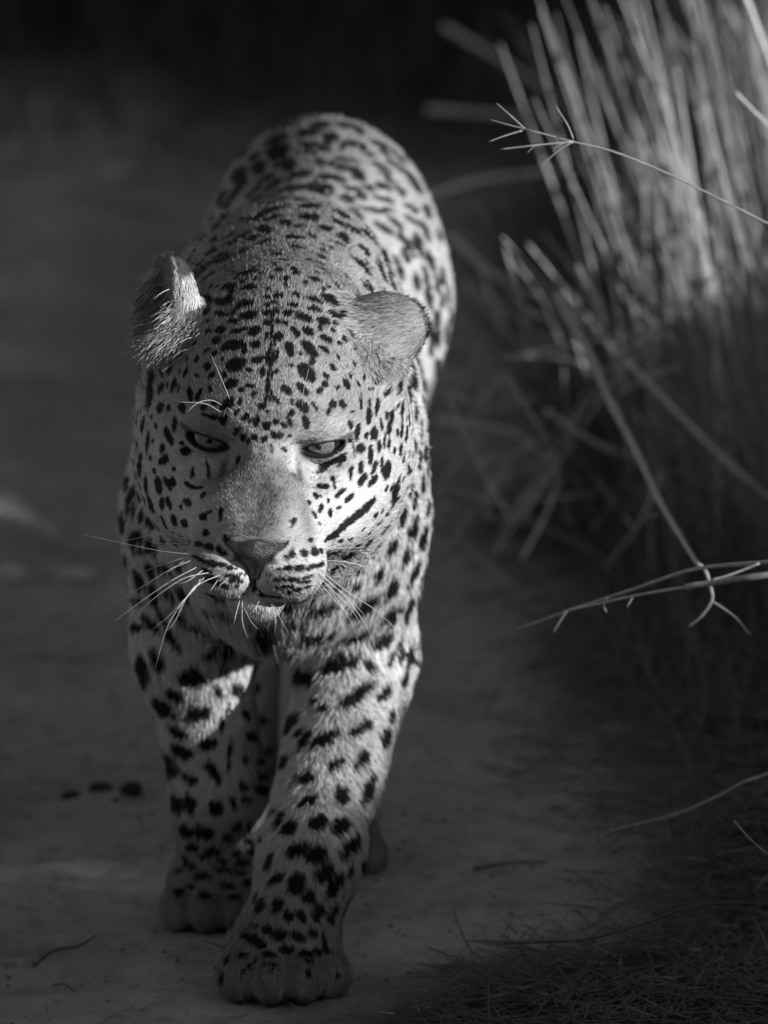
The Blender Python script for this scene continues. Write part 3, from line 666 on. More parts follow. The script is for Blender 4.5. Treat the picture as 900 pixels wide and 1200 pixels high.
def coat(P, N, jitter=None):
    """albedo of the coat at points on the skin"""
    Q = to_head(P)
    hd = sstep(.21, .15, np.linalg.norm(Q + np.array([0, .06, 0]), axis=1))
    # tawny above, white below and inside the legs
    back = sstep(.45, .72, P[:, 2]) * sstep(-.2, .75, N[:, 2] + .3)
    base = .66 - .34 * back
    base = base * (1 - .62 * sstep(.17, .04, P[:, 2]))  # feet darker: dusty toes, and the shade on them put into the colour
    crown = sstep(-.02, .08, Q[:, 2])
    base = np.where(hd > 0, base * (1 - hd) + hd * (.60 - .24 * crown), base)
    base = base * (1 + .07 * vnoise(P, 60, 3) + .05 * vnoise(P, 220, 4))
    for c, u, v, rr, al, st in tone_rows:
        m = np.where(((P - c) ** 2).sum(1) < (1.8 * rr) ** 2)[0]
        if len(m) == 0:
            continue
        q = P[m] - c
        t = st * np.exp(-1.1 * ((q @ u) ** 2 + (q @ v) ** 2) ** 1.5)
        base[m] = base[m] * (1 - t) + al * t
    # backs of the ears: black with a white bar; pale fluff inside
    for (M, c) in (EAR_L, EAR_Rr):
        q = (Q - c) @ M
        on = (np.abs(sdf_ears(Q)) < .007) & (np.linalg.norm(q / np.array([.06, .05, .05]), axis=1) < 1.1)
        if M is EAR_L[0]:
            backside = on & (q[:, 2] < -.003)
            col = np.where((q[:, 0] > .006) & (q[:, 0] < .030), .55, .10)
            base = np.where(backside, col, base)
            base = np.where(on & ~backside, .40, base)
        else:
            base = np.where(on, .40 - .08 * sstep(.0, .045, q[:, 0]), base)
    # spots
    keys = np.floor(P / .03).astype(np.int64)
    hk = (keys[:, 0] + 500) * 1000003 + (keys[:, 1] + 500) * 1009 + keys[:, 2] + 300
    o = np.argsort(hk, kind='stable'); hs = hk[o]
    dark = np.zeros(len(P))
    noear = sdf_ears(Q) > .006
    wob = 1 + (.20 - .10 * hd) * vnoise(P, 330, 9) + .12 * vnoise(P, 700, 10)
    if jitter is not None:
        wob = wob + jitter
    for c, u, v in zip(spot_c, spot_u, spot_v):
        r = 1.65 / min(np.linalg.norm(u), np.linalg.norm(v))
        r = min(r, .06)
        lo = np.floor((c - r) / .03).astype(int); hi = np.floor((c + r) / .03).astype(int)
        for i in range(lo[0], hi[0] + 1):
            for j in range(lo[1], hi[1] + 1):
                k0 = (i + 500) * 1000003 + (j + 500) * 1009 + lo[2] + 300
                a, b = np.searchsorted(hs, [k0, k0 + hi[2] - lo[2] + 1])
                if a == b:
                    continue
                m = o[a:b]
                q = P[m] - c
                e = np.sqrt((q @ u) ** 2 + (q @ v) ** 2)
                t = sstep(1.22, .84, e * (.87 - .07 * hd[m] + .06 * (P[m, 2] < .33)) * wob[m])
                t *= (np.abs((q * N[m]).sum(1)) < .02) * noear[m] * ((q * q).sum(1) < (r * .82) ** 2)
                dark[m] = np.maximum(dark[m], t)
    col = base * (1 - dark) + .016 * dark
    # bare dark rims of the eyes and lips
    X = Q.copy(); X[:, 0] = np.abs(X[:, 0])
    e = X - EYE
    u = e[:, 0] * .93 + e[:, 1] * .30 + .001
    mid = e[:, 2] * .97 - u * .15 + .0035
    rim = np.sqrt((u / .0184) ** 2 + ((mid + .0012) / .0090) ** 2)
    rimt = sstep(1.12, .92, rim) * (e[:, 1] < .002)
    tear = ell(X, (.0250, -.117, .013), (.0040, .014, .014))
    rimt = np.maximum(rimt, sstep(.0012, -.0005, tear) * .9)
    outer = ell(X, (.0635, -.0835, .0390), (.008, .012, .0030))
    rimt = np.maximum(rimt, sstep(.0012, -.0004, outer) * .8)
    lip = np.minimum(cap(X, (0, -.187, -.0635), (.026, -.174, -.0725), .0015, .0015), cap(X, (0, -.192, -.026), (0, -.188, -.062), .0012, .0015))
    rimt = np.maximum(rimt, sstep(.0020, .0006, lip) * .7)
    nz = np.abs(sdf_nose(P[hd > .5])) if (hd > .5).any() else np.zeros(0)
    t = np.zeros(len(P)); t[hd > .5] = sstep(.0024, .0008, nz)
    rimt = np.maximum(rimt, t * .85)
    return col * (1 - rimt) + .014 * rimt, rimt


# ---- fur: short hairs rooted on the skin, combed from nose to tail and down the legs
def flow(P, N):
    Q = to_head(P)
    nose0 = np.array([0, -.185, -.005])
    hq = Q - nose0
    hq = hq / (np.linalg.norm(hq, axis=1, keepdims=True) + 1e-6)
    hq = hq + np.array([0, .25, 0])
    hdir = hq @ HR.T
    leg = sstep(.50, .34, P[:, 2])[:, None]
    tail = sstep(.84, .92, P[:, 1])[:, None]
    bdir = np.array([0, .85, -.30]) * (1 - leg) + np.array([0, .15, -1.0]) * leg
    foot = sstep(.085, .04, P[:, 2])[:, None]
    bdir = bdir * (1 - foot) + np.array([0, -1.0, -.5]) * foot
    bdir = bdir * (1 - tail) + np.array([0, .5, -.9]) * tail
    w = sstep(.24, .17, np.linalg.norm(Q + np.array([0, .05, 0]), axis=1))[:, None]
    d = bdir * (1 - w) + hdir * w
    for (M, c) in (EAR_L, EAR_Rr):
        q = (Q - c) @ M
        we = sstep(1.35, 1.0, np.linalg.norm(q / np.array([.055, .045, .045]), axis=1))[:, None]
        up = (M[:, 0] * .8 + M[:, 2] * .0) @ HR.T
        d = d * (1 - we) + up * we
    d = d - N * (d * N).sum(1, keepdims=True)
    return d / (np.linalg.norm(d, axis=1, keepdims=True) + 1e-6)


def fur_length(P, N):
    Q = to_head(P)
    r = np.linalg.norm(Q + np.array([0, .06, 0]), axis=1)
    hd = sstep(.22, .15, r)
    L = .0112 + .009 * sstep(.44, .30, P[:, 2]) * sstep(.0, -.5, N[:, 2]) * (P[:, 2] > .22)
    L = np.where(P[:, 2] < .26, .0105, L)
    L = L * (1 - .15 * sstep(.12, .03, P[:, 2]))
    chest = sstep(.10, .02, np.abs(P[:, 0] + .10)) * sstep(.26, .30, P[:, 2]) * sstep(.46, .40, P[:, 2]) * (P[:, 1] < .1)
    L = L + .006 * chest
    face = .0050 + .0060 * sstep(-.10, .06, Q[:, 1]) + .006 * sstep(-.02, -.06, Q[:, 2]) * sstep(-.12, -.04, Q[:, 1])
    bridge = sstep(.045, .02, np.abs(Q[:, 0])) * sstep(-.06, -.10, Q[:, 1]) * sstep(-.03, -.01, Q[:, 2])
    face = face * (1 - .10 * bridge)
    L = L * (1 - hd) + face * hd
    for (M, c) in (EAR_L, EAR_Rr):
        q = (Q - c) @ M
        on = np.linalg.norm(q / np.array([.055, .045, .045]), axis=1) < 1.05
        L = np.where(on, .0100, L)
    return L


def sample_surface(n_per_m2, extra=None):
    v0, v1, v2 = LV[TRI[:, 0]], LV[TRI[:, 1]], LV[TRI[:, 2]]
    area = np.linalg.norm(np.cross(v1 - v0, v2 - v0), axis=1) * .5
    cen = (v0 + v1 + v2) / 3
    w = area * n_per_m2(cen)
    n = int(w.sum())
    t = np.searchsorted(np.cumsum(w) / w.sum(), rng.random(n))
    t = np.minimum(t, len(TRI) - 1)
    r1 = np.sqrt(rng.random(n))[:, None]; r2 = rng.random(n)[:, None]
    P = v0[t] * (1 - r1) + v1[t] * (r1 * (1 - r2)) + v2[t] * (r1 * r2)
    Nn = LN[TRI[t, 0]] * (1 - r1) + LN[TRI[t, 1]] * (r1 * (1 - r2)) + LN[TRI[t, 2]] * (r1 * r2)
    Nn /= np.linalg.norm(Nn, axis=1, keepdims=True)
    return P, Nn


def density(C):
    Q = to_head(C)
    h = sstep(.26, .17, np.linalg.norm(Q + np.array([0, .05, 0]), axis=1))
    front = sstep(.35, .05, C[:, 1])
    return FUR_N * (.20e6 + .32e6 * front + h * (.9e6 + .9e6 * sstep(.0, -.06, Q[:, 1])))


FUR_N = 1.0
RP, RN = sample_surface(density)
_, rim = coat(RP, RN)
keep = (rim < .55) & (sdf_nose(RP) > .0012)
RP, RN = RP[keep], RN[keep]
n = len(RP)
L = fur_length(RP, RN) * rng.uniform(.72, 1.12, n) * np.where((rng.random(n) < .04) & (np.linalg.norm(to_head(RP) + np.array([0, .05, 0]), axis=1) > .2), 1.5, 1.0)
d = flow(RP, RN)
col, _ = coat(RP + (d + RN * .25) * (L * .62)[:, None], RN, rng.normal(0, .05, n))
print('hairs', n, round(time.time() - T0, 1))
# comb noise: neighbouring hairs lean together
side = np.cross(RN, d)
lean = .12 * vnoise(RP, 90, 21) + .15 * vnoise(RP, 420, 22) + rng.normal(0, .12, n)
liftv = .36 + .07 * vnoise(RP, 160, 23) + .12 * vnoise(RP, 500, 24) + rng.normal(0, .09, n)
liftv = np.clip(liftv, .12, .9)
d1 = d + side * lean[:, None]
d1 /= np.linalg.norm(d1, axis=1, keepdims=True)
up0 = RN * (liftv * 1.25)[:, None] + d1
up0 /= np.linalg.norm(up0, axis=1, keepdims=True)
up1 = RN * (liftv * .55)[:, None] + d1
up1 /= np.linalg.norm(up1, axis=1, keepdims=True)
up2 = RN * (liftv * .15)[:, None] + d1
up2 /= np.linalg.norm(up2, axis=1, keepdims=True)
p0 = RP - RN * .0008
p1 = p0 + up0 * (L * .36)[:, None]
p2 = p1 + up1 * (L * .34)[:, None]
p3 = p2 + up2 * (L * .36)[:, None]
hpos = np.stack([p0, p1, p2, p3], 1)
Qh = to_head(RP)
isface = sstep(.24, .17, np.linalg.norm(Qh + np.array([0, .05, 0]), axis=1))
wroot = (.00042 - .00014 * isface) * rng.uniform(.8, 1.2, n)
hrad = wroot[:, None] * np.array([1.0, .9, .65, .15])

# long pale fluff in the opening of the picture-left ear and at its root
def tuft(cpix, count, spread, dirv, length, alb):
    P, Nn, Lh, D, A = [], [], [], [], []
    for k in range(count):
        h, nn = cast(cpix[0] + rng.normal() * spread[0], cpix[1] + rng.normal() * spread[1])
        if h is None or np.linalg.norm(h - HT) > .3:
            continue
        dd = RGT * dirv[0] - UPV * dirv[1] - FWD * dirv[2]
        dd = dd + rng.normal(size=3) * .22
        P.append(h); Nn.append(nn); D.append(dd / np.linalg.norm(dd)); Lh.append(length * rng.uniform(.5, 1.1)); A.append(alb * rng.uniform(.8, 1.15))
    P, Nn, D, Lh, A = map(np.array, (P, Nn, D, Lh, A))
    s1 = P + D * (Lh * .4)[:, None]
    bend = np.array([0, 0, -.25]) + rng.normal(size=D.shape) * .12
    s2 = s1 + (D + bend * .5) * (Lh * .35)[:, None]
    s3 = s2 + (D + bend * 1.3) * (Lh * .3)[:, None]
    return np.stack([P - Nn * .001, s1, s2, s3], 1), np.tile(np.array([.00020, .00018, .00014, .00004]), (len(P), 1)), A, Nn


for args in (((179, 338), 1500, (4, 15), (-.70, .45, .30), .020, .72),
             ((186, 368), 1900, (8, 14), (-.80, .55, .4), .024, .72),
             ((203, 396), 1800, (11, 8), (-.75, .50, .45), .021, .66),
             ((222, 385), 300, (8, 6), (-.4, .5, .5), .018, .5),
             ((448, 428), 500, (16, 7), (.35, .35, .3), .013, .50),
             ((425, 405), 300, (12, 8), (.25, .5, .3), .012, .50)):
    a_, b_, c_, d_ = tuft(*args)
    hpos = np.concatenate([hpos, a_]); hrad = np.concatenate([hrad, b_]); col = np.concatenate([col, c_])
    rv = (rng.normal(size=d_.shape) if args[0][0] < 300 else 2.5 * d_) + np.array([.35, -.2, .5]); RN = np.concatenate([RN, rv / np.linalg.norm(rv, axis=1, keepdims=True)])
n = len(hpos)


def make_hair(name, pos, rad, colour, nrm, mat, parent):
    k, m = pos.shape[:2]
    cu = bpy.data.hair_curves.new(name)
    cu.add_curves([m] * k)
    cu.attributes['position'].data.foreach_set('vector', np.ascontiguousarray(pos, np.float32).ravel())
    ra = cu.attributes.get('radius') or cu.attributes.new('radius', 'FLOAT', 'POINT')
    ra.data.foreach_set('value', np.ascontiguousarray(rad, np.float32).ravel())
    ca = cu.attributes.new('coat', 'FLOAT', 'CURVE')
    ca.data.foreach_set('value', np.ascontiguousarray(colour, np.float32))
    na = cu.attributes.new('root_normal', 'FLOAT_VECTOR', 'CURVE')
    na.data.foreach_set('vector', np.ascontiguousarray(nrm, np.float32).ravel())
    cu.materials.append(mat)
    return link(name, cu, parent)


def coat_material(name, hair):
    m = Nodes(name)
    a = m.n('ShaderNodeAttribute', attribute_name='coat')
    m.l(a.outputs['Color'], m.b.inputs['Base Color'])
    m.b.inputs['Roughness'].default_value = .55 if hair else .8
    m.b.inputs['Specular IOR Level'].default_value = .08 if hair else .15
    if hair:
        nn = m.n('ShaderNodeAttribute', attribute_name='root_normal')
        m.l(nn.outputs['Vector'], m.b.inputs['Normal'])
    return m.m


leopard = link('leopard', None)
leopard.location = (-.09, 0, 0)
bpy.context.view_layer.update()
tag(leopard, 'spotted leopard walking along the sandy track with its head lowered', 'leopard')


def part(o):
    """give the part its parent without moving it"""
    o.parent = leopard
    o.matrix_parent_inverse = leopard.matrix_world.inverted()
    return o


fur_mat = coat_material('leopard_fur', True)
skin_mat = coat_material('leopard_skin', False)
body = part(mesh_np('body', LV, LF, skin_mat))
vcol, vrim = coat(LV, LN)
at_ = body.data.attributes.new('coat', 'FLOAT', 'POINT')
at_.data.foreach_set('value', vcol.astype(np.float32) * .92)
tone = 1 + np.where(isface > .5, .17, .13) * rng.normal(size=len(isface))
tone = np.concatenate([tone, np.ones(len(hpos) - len(tone))])
nstore = RN + .22 * rng.normal(size=RN.shape)
nstore /= np.linalg.norm(nstore, axis=1, keepdims=True)
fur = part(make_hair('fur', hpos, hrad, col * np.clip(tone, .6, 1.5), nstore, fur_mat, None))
print('fur', round(time.time() - T0, 1))

# ------------------------------------------------------------------ eyes, nose, whiskers
import bmesh


def tube(P, rad, sides=5, cap_ends=True):
    P = np.asarray(P, float)
    n = len(P)
    T = np.gradient(P, axis=0)
    T /= np.linalg.norm(T, axis=1, keepdims=True) + 1e-12
    ref = np.array([0, 0, 1.0]) if abs(T[0, 2]) < .8 else np.array([0, 1.0, 0])
    V = []
    for i in range(n):
        u = np.cross(T[i], ref); u /= np.linalg.norm(u) + 1e-12
        w = np.cross(u, T[i]); ref = w
        for k in range(sides):
            a = 6.28318 * k / sides
            V.append(P[i] + (u * math.cos(a) + w * math.sin(a)) * rad[i])
    F = []
    for i in range(n - 1):
        for k in range(sides):
            F.append((i * sides + k, i * sides + (k + 1) % sides, (i + 1) * sides + (k + 1) % sides, (i + 1) * sides + k))
    if cap_ends:
        F.append(tuple(range(sides - 1, -1, -1)))
        F.append(tuple((n - 1) * sides + k for k in range(sides)))
    return V, F


def smooth_line(P, n):
    """Catmull-Rom through the points"""
    P = np.asarray(P, float)
    Q = np.vstack([2 * P[0] - P[1], P, 2 * P[-1] - P[-2]])
    out = []
    m = len(P) - 1
    for t in np.linspace(0, m - 1e-9, n):
        i = int(t); f = t - i
        a, b, c, d = Q[i], Q[i + 1], Q[i + 2], Q[i + 3]
        out.append(.5 * ((2 * b) + (c - a) * f + (2 * a - 5 * b + 4 * c - d) * f * f + (3 * b - a - 3 * c + d) * f ** 3))
    return np.array(out)


eye_dark = grey('eye_white_dark', .02, .12, .5)
m = Nodes('iris')
tc = m.n('ShaderNodeTexCoord')
gr = m.n('ShaderNodeTexNoise', Scale=420.0, Detail=3.0)
m.l(tc.outputs['Object'], gr.inputs['Vector'])
m.l(m.ramp(gr.outputs['Fac'], [(.3, .13), (.7, .27)]), m.b.inputs['Base Color'])
m.b.inputs['Roughness'].default_value = .18
m.b.inputs['Coat Weight'].default_value = 1.0
m.b.inputs['Coat Roughness'].default_value = .03
iris_mat = m.m
pupil_mat = grey('pupil', .004, .06, .6)


def cap_mesh(name, axis, r0, ang, mat, parent, rings=8, seg=28, inner=0.0):
    M = frame_z(axis, (1, 0, .1))
    V, F = [], []
    for i in range(rings + 1):
        a = inner + (ang - inner) * i / rings
        for k in range(seg):
            b = 6.28318 * k / seg
            V.append(M @ np.array([math.sin(a) * math.cos(b), math.sin(a) * math.sin(b), math.cos(a)]) * r0)
    for i in range(rings):
        for k in range(seg):
            F.append((i * seg + k, (i + 1) * seg + k, (i + 1) * seg + (k + 1) % seg, i * seg + (k + 1) % seg))
    if inner == 0:
        F = [f for f in F]
    return mesh_np(name, np.array(V), F, mat, parent)


for s in (-1, 1):
    c = from_head(EYE * np.array([s, 1, 1]))
    bm = bmesh.new()
    bmesh.ops.create_uvsphere(bm, u_segments=32, v_segments=20, radius=EYE_R * HS)
    me = bpy.data.meshes.new('eyeball'); bm.to_mesh(me); bm.free()
    me.materials.append(eye_dark)
    me.polygons.foreach_set('use_smooth', np.ones(len(me.polygons), bool))
    eb = link('eye', me)
    eb.location = c
    eb.parent = leopard
    eb.matrix_parent_inverse = leopard.matrix_world.inverted()
    gaze = HR @ np.array([-.04, -1.0, -.16])
    cap_mesh('iris', gaze, EYE_R * HS + .0005, .72, iris_mat, eb)
    cap_mesh('pupil', gaze, EYE_R * HS + .0008, .13, pupil_mat, eb)

nm = Nodes('nose_leather')
nt = nm.n('ShaderNodeTexVoronoi', Scale=900.0)
tc = nm.n('ShaderNodeTexCoord')
nm.l(tc.outputs['Object'], nt.inputs['Vector'])
bp = nm.n('ShaderNodeBump', Strength=.8, Distance=.0009)
nm.l(nt.outputs['Distance'], bp.inputs['Height'])
nm.l(bp.outputs['Normal'], nm.b.inputs['Normal'])
na = nm.n('ShaderNodeAttribute', attribute_name='tone')
nm.l(na.outputs['Color'], nm.b.inputs['Base Color'])
nm.b.inputs['Roughness'].default_value = .33
nose = part(mesh_np('nose', NV, NF, nm.m))
NQ = to_head(NV); NQ[:, 0] = np.abs(NQ[:, 0]) * 1.04; NQ[:, 1] += .0028
nd = np.minimum(cap(NQ, (.0105, -.1900, -.0235), (.0220, -.1835, -.0210), .0024, .0058), cap(NQ, (.0220, -.1835, -.0210), (.0310, -.1720, -.0100), .0058, .0032))
nt_ = nose.data.attributes.new('tone', 'FLOAT', 'POINT')
nt_.data.foreach_set('value', (.024 * (1 + .5 * vnoise(NV, 420, 71)) * sstep(-.0004, .0014, nd) + .003).astype(np.float32))

whisker_mat = grey('whisker', .6, .4, .4)
WH = [  # root ... tip in the photograph, depth of root and tip
    ([(222, 628), (185, 626), (140, 634), (98, 627)], -.535, -.47), ([(228, 650), (190, 646), (150, 638), (97, 626)], -.54, -.47),
    ([(224, 636), (180, 636), (160, 620)], -.535, -.46), ([(224, 642), (196, 642), (165, 655)], -.535, -.5),
    ([(226, 651), (195, 660), (152, 676)], -.54, -.50), ([(225, 652), (190, 673), (140, 704)], -.54, -.52),
    ([(232, 664), (200, 681), (165, 705), (127, 733)], -.545, -.54), ([(245, 671), (215, 678), (182, 700), (160, 720)], -.545, -.55),
    ([(238, 668), (215, 683), (190, 682)], -.545, -.54), ([(258, 674), (232, 686), (202, 718), (176, 740)], -.55, -.56),
    ([(240, 676), (222, 697), (200, 715)], -.545, -.56), ([(236, 677), (214, 706), (196, 735), (182, 783)], -.545, -.57),
    ([(238, 678), (219, 700), (204, 730), (192, 741)], -.545, -.57), ([(228, 655), (200, 668), (192, 682)], -.54, -.52),
    ([(222, 632), (195, 627), (168, 633)], -.535, -.49), ([(255, 680), (248, 690), (243, 696)], -.55, -.56),
    ([(268, 678), (258, 686), (256, 692)], -.55, -.56),
    ([(378, 643), (398, 638), (415, 632)], -.54, -.50), ([(378, 643), (400, 642), (430, 642)], -.54, -.50),
    ([(376, 657), (400, 658), (430, 664), (447, 668)], -.54, -.51), ([(372, 670), (390, 686), (410, 702), (428, 722)], -.545, -.53),
    ([(372, 672), (392, 694), (412, 714), (428, 742)], -.545, -.53), ([(374, 674), (396, 704), (412, 730), (420, 754)], -.545, -.54),
    ([(368, 676), (386, 696), (404, 716), (412, 722)], -.545, -.54), ([(376, 668), (408, 694), (440, 715), (472, 745)], -.545, -.52),
    ([(374, 672), (405, 700), (430, 735), (442, 766)], -.545, -.53), ([(360, 672), (372, 684), (380, 696)], -.548, -.55),
    ([(281, 703), (276, 722), (274, 733)], -.525, -.54), ([(284, 703), (284, 728), (290, 748)], -.525, -.54),
    ([(304, 703), (300, 712), (296, 720)], -.53, -.55), ([(317, 705), (323, 725), (322, 743)], -.525, -.54),
    ([(318, 705), (330, 728), (338, 742)], -.525, -.53), ([(285, 710), (294, 728), (303, 738)], -.525, -.54),
    ([(259, 483), (240, 473), (208, 471)], -.465, -.50), ([(260, 475), (248, 469), (232, 472), (219, 483)], -.465, -.52),
    ([(269, 468), (260, 445), (247, 415)], -.46, -.48), ([(262, 488), (266, 478), (273, 484)], -.465, -.49),
    ([(354, 476), (356, 456), (362, 432)], -.46, -.48),
]
for P, y0, y1 in WH:
    q0 = np.array(P[0], float)
    for _ in range(12):                          # the root sits on the skin
        h0, _n = cast(*q0)
        if h0 is not None and h0[1] < (-.46 if y0 < -.48 else -.30):
            break
        q0 = q0 + (np.array([300, 650.]) - q0) * .06
    dy = h0[1] - y0
    P = [tuple(q0)] + list(P[1:])
    k = len(P)
    pts = [at(P[i][0], P[i][1], y0 + dy + (y1 - y0) * i / (k - 1) - .012 * math.sin(3.1416 * i / (k - 1))) for i in range(k)]
    ln = smooth_line(pts, 12)
    V, F = tube(ln, np.linspace(.00034, .00009, 12), 4)
    part(mesh_np('whisker', np.array(V), F, whisker_mat))

# ------------------------------------------------------------------ the ground: one sheet of sand, track ruts, litter edge
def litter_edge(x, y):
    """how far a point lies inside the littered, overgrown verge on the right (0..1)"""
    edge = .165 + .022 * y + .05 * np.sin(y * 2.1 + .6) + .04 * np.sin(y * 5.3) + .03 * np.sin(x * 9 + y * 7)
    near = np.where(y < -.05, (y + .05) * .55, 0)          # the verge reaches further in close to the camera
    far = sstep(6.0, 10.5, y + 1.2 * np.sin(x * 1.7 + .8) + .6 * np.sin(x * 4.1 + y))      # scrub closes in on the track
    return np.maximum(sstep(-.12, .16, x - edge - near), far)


def ground_z(x, y):
    P = np.stack([x, y, np.zeros_like(x)], 1)
    z = .012 * vnoise(P, 3.1, 31) + .006 * vnoise(P, 9, 32) + .0062 * vnoise(P, 27, 33) + .0028 * vnoise(P, 75, 38)
    rut = np.exp(-((x + .36 + .02 * np.sin(y)) / .13) ** 2)
    z = z - .020 * rut + .020 * np.exp(-((x + .60 + .03 * np.sin(y * 1.3)) / .10) ** 2)
    z = z + .0060 * np.sin((y + .25 * x) * 62 + 1.2 * np.sin(x * 11)) * np.exp(-((x + .34) / .10) ** 2)      # tyre marks
    z = z + .0045 * np.sin((y - .5 * x) * 48 + 1.5 * np.sin(x * 9)) * np.exp(-((x - .20) / .12) ** 2)
    crest = 1.15 + .40 * sstep(-2.45, -2.95, y) + .44 * sstep(-1.8, -1.4, y) - .88 * np.exp(-((y + .03) / .24) ** 2) + .9 * sstep(1.0, 2.2, y) + .5 * sstep(4, 9, y) + .06 * vnoise(P * np.array([.3, 1, 1]), 3.3, 36)  # unseen bank added at the right, its crest shaped to shade the sand
    z = z + crest * sstep(1.45, 3.3, x) * sstep(60, 20, x) + .075 * sstep(.45, 1.4, x) + .045 * litter_edge(x, y) * (.5 + .5 * vnoise(P, 5, 34))
    z = z + (.33 + .04 * vnoise(P, 6, 37)) * sstep(.26, .62, x) * sstep(1.75, 2.35, y) * sstep(6.5, 4.0, y)          # hummock added by the tufts to keep sun off the left sand
    # nearly level where the feet stand
    for fx, fy in ((-.095, -.225), (-.163, .03), (-.134, .385), (-.05, .245)):
        w = np.exp(-(((x - fx) / .10) ** 2 + ((y - fy) / .10) ** 2) * 1.2)
        z = z * (1 - w) + (-.001) * w
    far = np.hypot(x, y)
    return z * sstep(60, 25, far)


gxs = np.concatenate([np.linspace(-300, -14, 12)[:-1], np.linspace(-14, -1.5, 40)[:-1], np.arange(-1.5, 1.6, .0135), np.linspace(1.6, 14, 40)[1:], np.linspace(14, 300, 12)[1:]])
gys = np.concatenate([np.linspace(-60, -5, 12)[:-1], np.linspace(-5, -.75, 30)[:-1], np.arange(-.75, 1.6, .0125), np.arange(1.6, 5, .03), np.linspace(5, 20, 90), np.linspace(20, 380, 25)[1:]])
GX, GY = np.meshgrid(gxs, gys, indexing='ij')
gp = np.stack([GX.ravel(), GY.ravel(), ground_z(GX.ravel(), GY.ravel())], 1)
nyg = len(gys)
ii, jj = np.meshgrid(np.arange(len(gxs) - 1), np.arange(nyg - 1), indexing='ij')
b0 = (ii * nyg + jj).ravel()
gm = Nodes('sand')
geo = gm.n('ShaderNodeNewGeometry')
n1 = gm.n('ShaderNodeTexNoise', Scale=2.2, Detail=6.0, Roughness=.6)
n2 = gm.n('ShaderNodeTexNoise', Scale=38.0, Detail=5.0, Roughness=.65)
n3 = gm.n('ShaderNodeTexNoise', Scale=420.0, Detail=3.0, Roughness=.7)
for q in (n1, n2, n3):
    gm.l(geo.outputs['Position'], q.inputs['Vector'])
base = gm.ramp(n1.outputs['Fac'], [(.28, .30), (.72, .60)])
mix = gm.n('ShaderNodeMix', data_type='RGBA', blend_type='MULTIPLY')
mix.inputs['Factor'].default_value = .8
gm.l(base, mix.inputs['A'])
gm.l(gm.ramp(n2.outputs['Fac'], [(.28, .55), (.5, .95), (.75, 1.15)]), mix.inputs['B'])
mix2 = gm.n('ShaderNodeMix', data_type='RGBA', blend_type='MIX')
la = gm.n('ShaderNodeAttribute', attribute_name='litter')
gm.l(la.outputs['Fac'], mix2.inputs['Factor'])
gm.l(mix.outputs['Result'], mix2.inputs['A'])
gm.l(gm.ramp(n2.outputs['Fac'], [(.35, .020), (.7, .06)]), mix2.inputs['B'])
gm.l(mix2.outputs['Result'], gm.b.inputs['Base Color'])
gm.b.inputs['Roughness'].default_value = .95
gm.b.inputs['Specular IOR Level'].default_value = .1
bmp = gm.n('ShaderNodeBump', Strength=1.0, Distance=.012)
ad = gm.n('ShaderNodeMath', operation='ADD')
mu = gm.n('ShaderNodeMath', operation='MULTIPLY')
mu.inputs[1].default_value = .35
gm.l(n3.outputs['Fac'], mu.inputs[0])
gm.l(n2.outputs['Fac'], ad.inputs[0]); gm.l(mu.outputs[0], ad.inputs[1])
gm.l(ad.outputs[0], bmp.inputs['Height'])
gm.l(bmp.outputs['Normal'], gm.b.inputs['Normal'])
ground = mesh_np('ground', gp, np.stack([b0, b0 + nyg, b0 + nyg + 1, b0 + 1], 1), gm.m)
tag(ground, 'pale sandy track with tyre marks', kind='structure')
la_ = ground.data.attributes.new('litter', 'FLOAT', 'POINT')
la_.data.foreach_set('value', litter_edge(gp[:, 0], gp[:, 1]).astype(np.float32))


def gz1(x, y):
    return float(ground_z(np.array([float(x)]), np.array([float(y)]))[0])


def on_ground(px, py):
    """the ground point seen at a pixel of the photograph"""
    d = FWD + RGT * (px - 450) / FPX + UPV * (600 - py) / FPX
    t = -CAM[2] / d[2]
    for _ in range(6):
        p = CAM + d * t
        t = (gz1(p[0], p[1]) - CAM[2]) / d[2]
    return CAM + d * t


def straw_mat(name, lo, hi, scale=60.0, rough=.6):
    m = Nodes(name)
    tc = m.n('ShaderNodeTexCoord')
    oi = m.n('ShaderNodeObjectInfo')
    nz = m.n('ShaderNodeTexNoise', Scale=scale, Detail=3.0)
    m.l(tc.outputs['Object'], nz.inputs['Vector'])
    ad = m.n('ShaderNodeMath', operation='MULTIPLY_ADD')
    m.l(oi.outputs['Random'], ad.inputs[0]); ad.inputs[1].default_value = .5
    m.l(nz.outputs['Fac'], ad.inputs[2])
    m.l(m.ramp(ad.outputs[0], [(.35, lo), (1.0, hi)]), m.b.inputs['Base Color'])
    m.b.inputs['Roughness'].default_value = rough
    m.b.inputs['Specular IOR Level'].default_value = .35
    return m.m


straw = straw_mat('dry_straw', .17, .38)
straw_lit = straw_mat('bleached_straw', .38, .68)  # lighter copy of the dry straw, sunlight put into its colour
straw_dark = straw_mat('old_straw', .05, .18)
twig_mat = straw_mat('twig_bark', .05, .11, 200)
leaf_mat = straw_mat('bush_leaf', .030, .075, 8)
bark_mat = straw_mat('bark', .06, .14, 30)


def merge(items):
    V, F = [], []
    for v, f in items:
        o = len(V)
        V.extend(v)
        F.extend([tuple(i + o for i in q) for q in f])
    return np.array(V), F


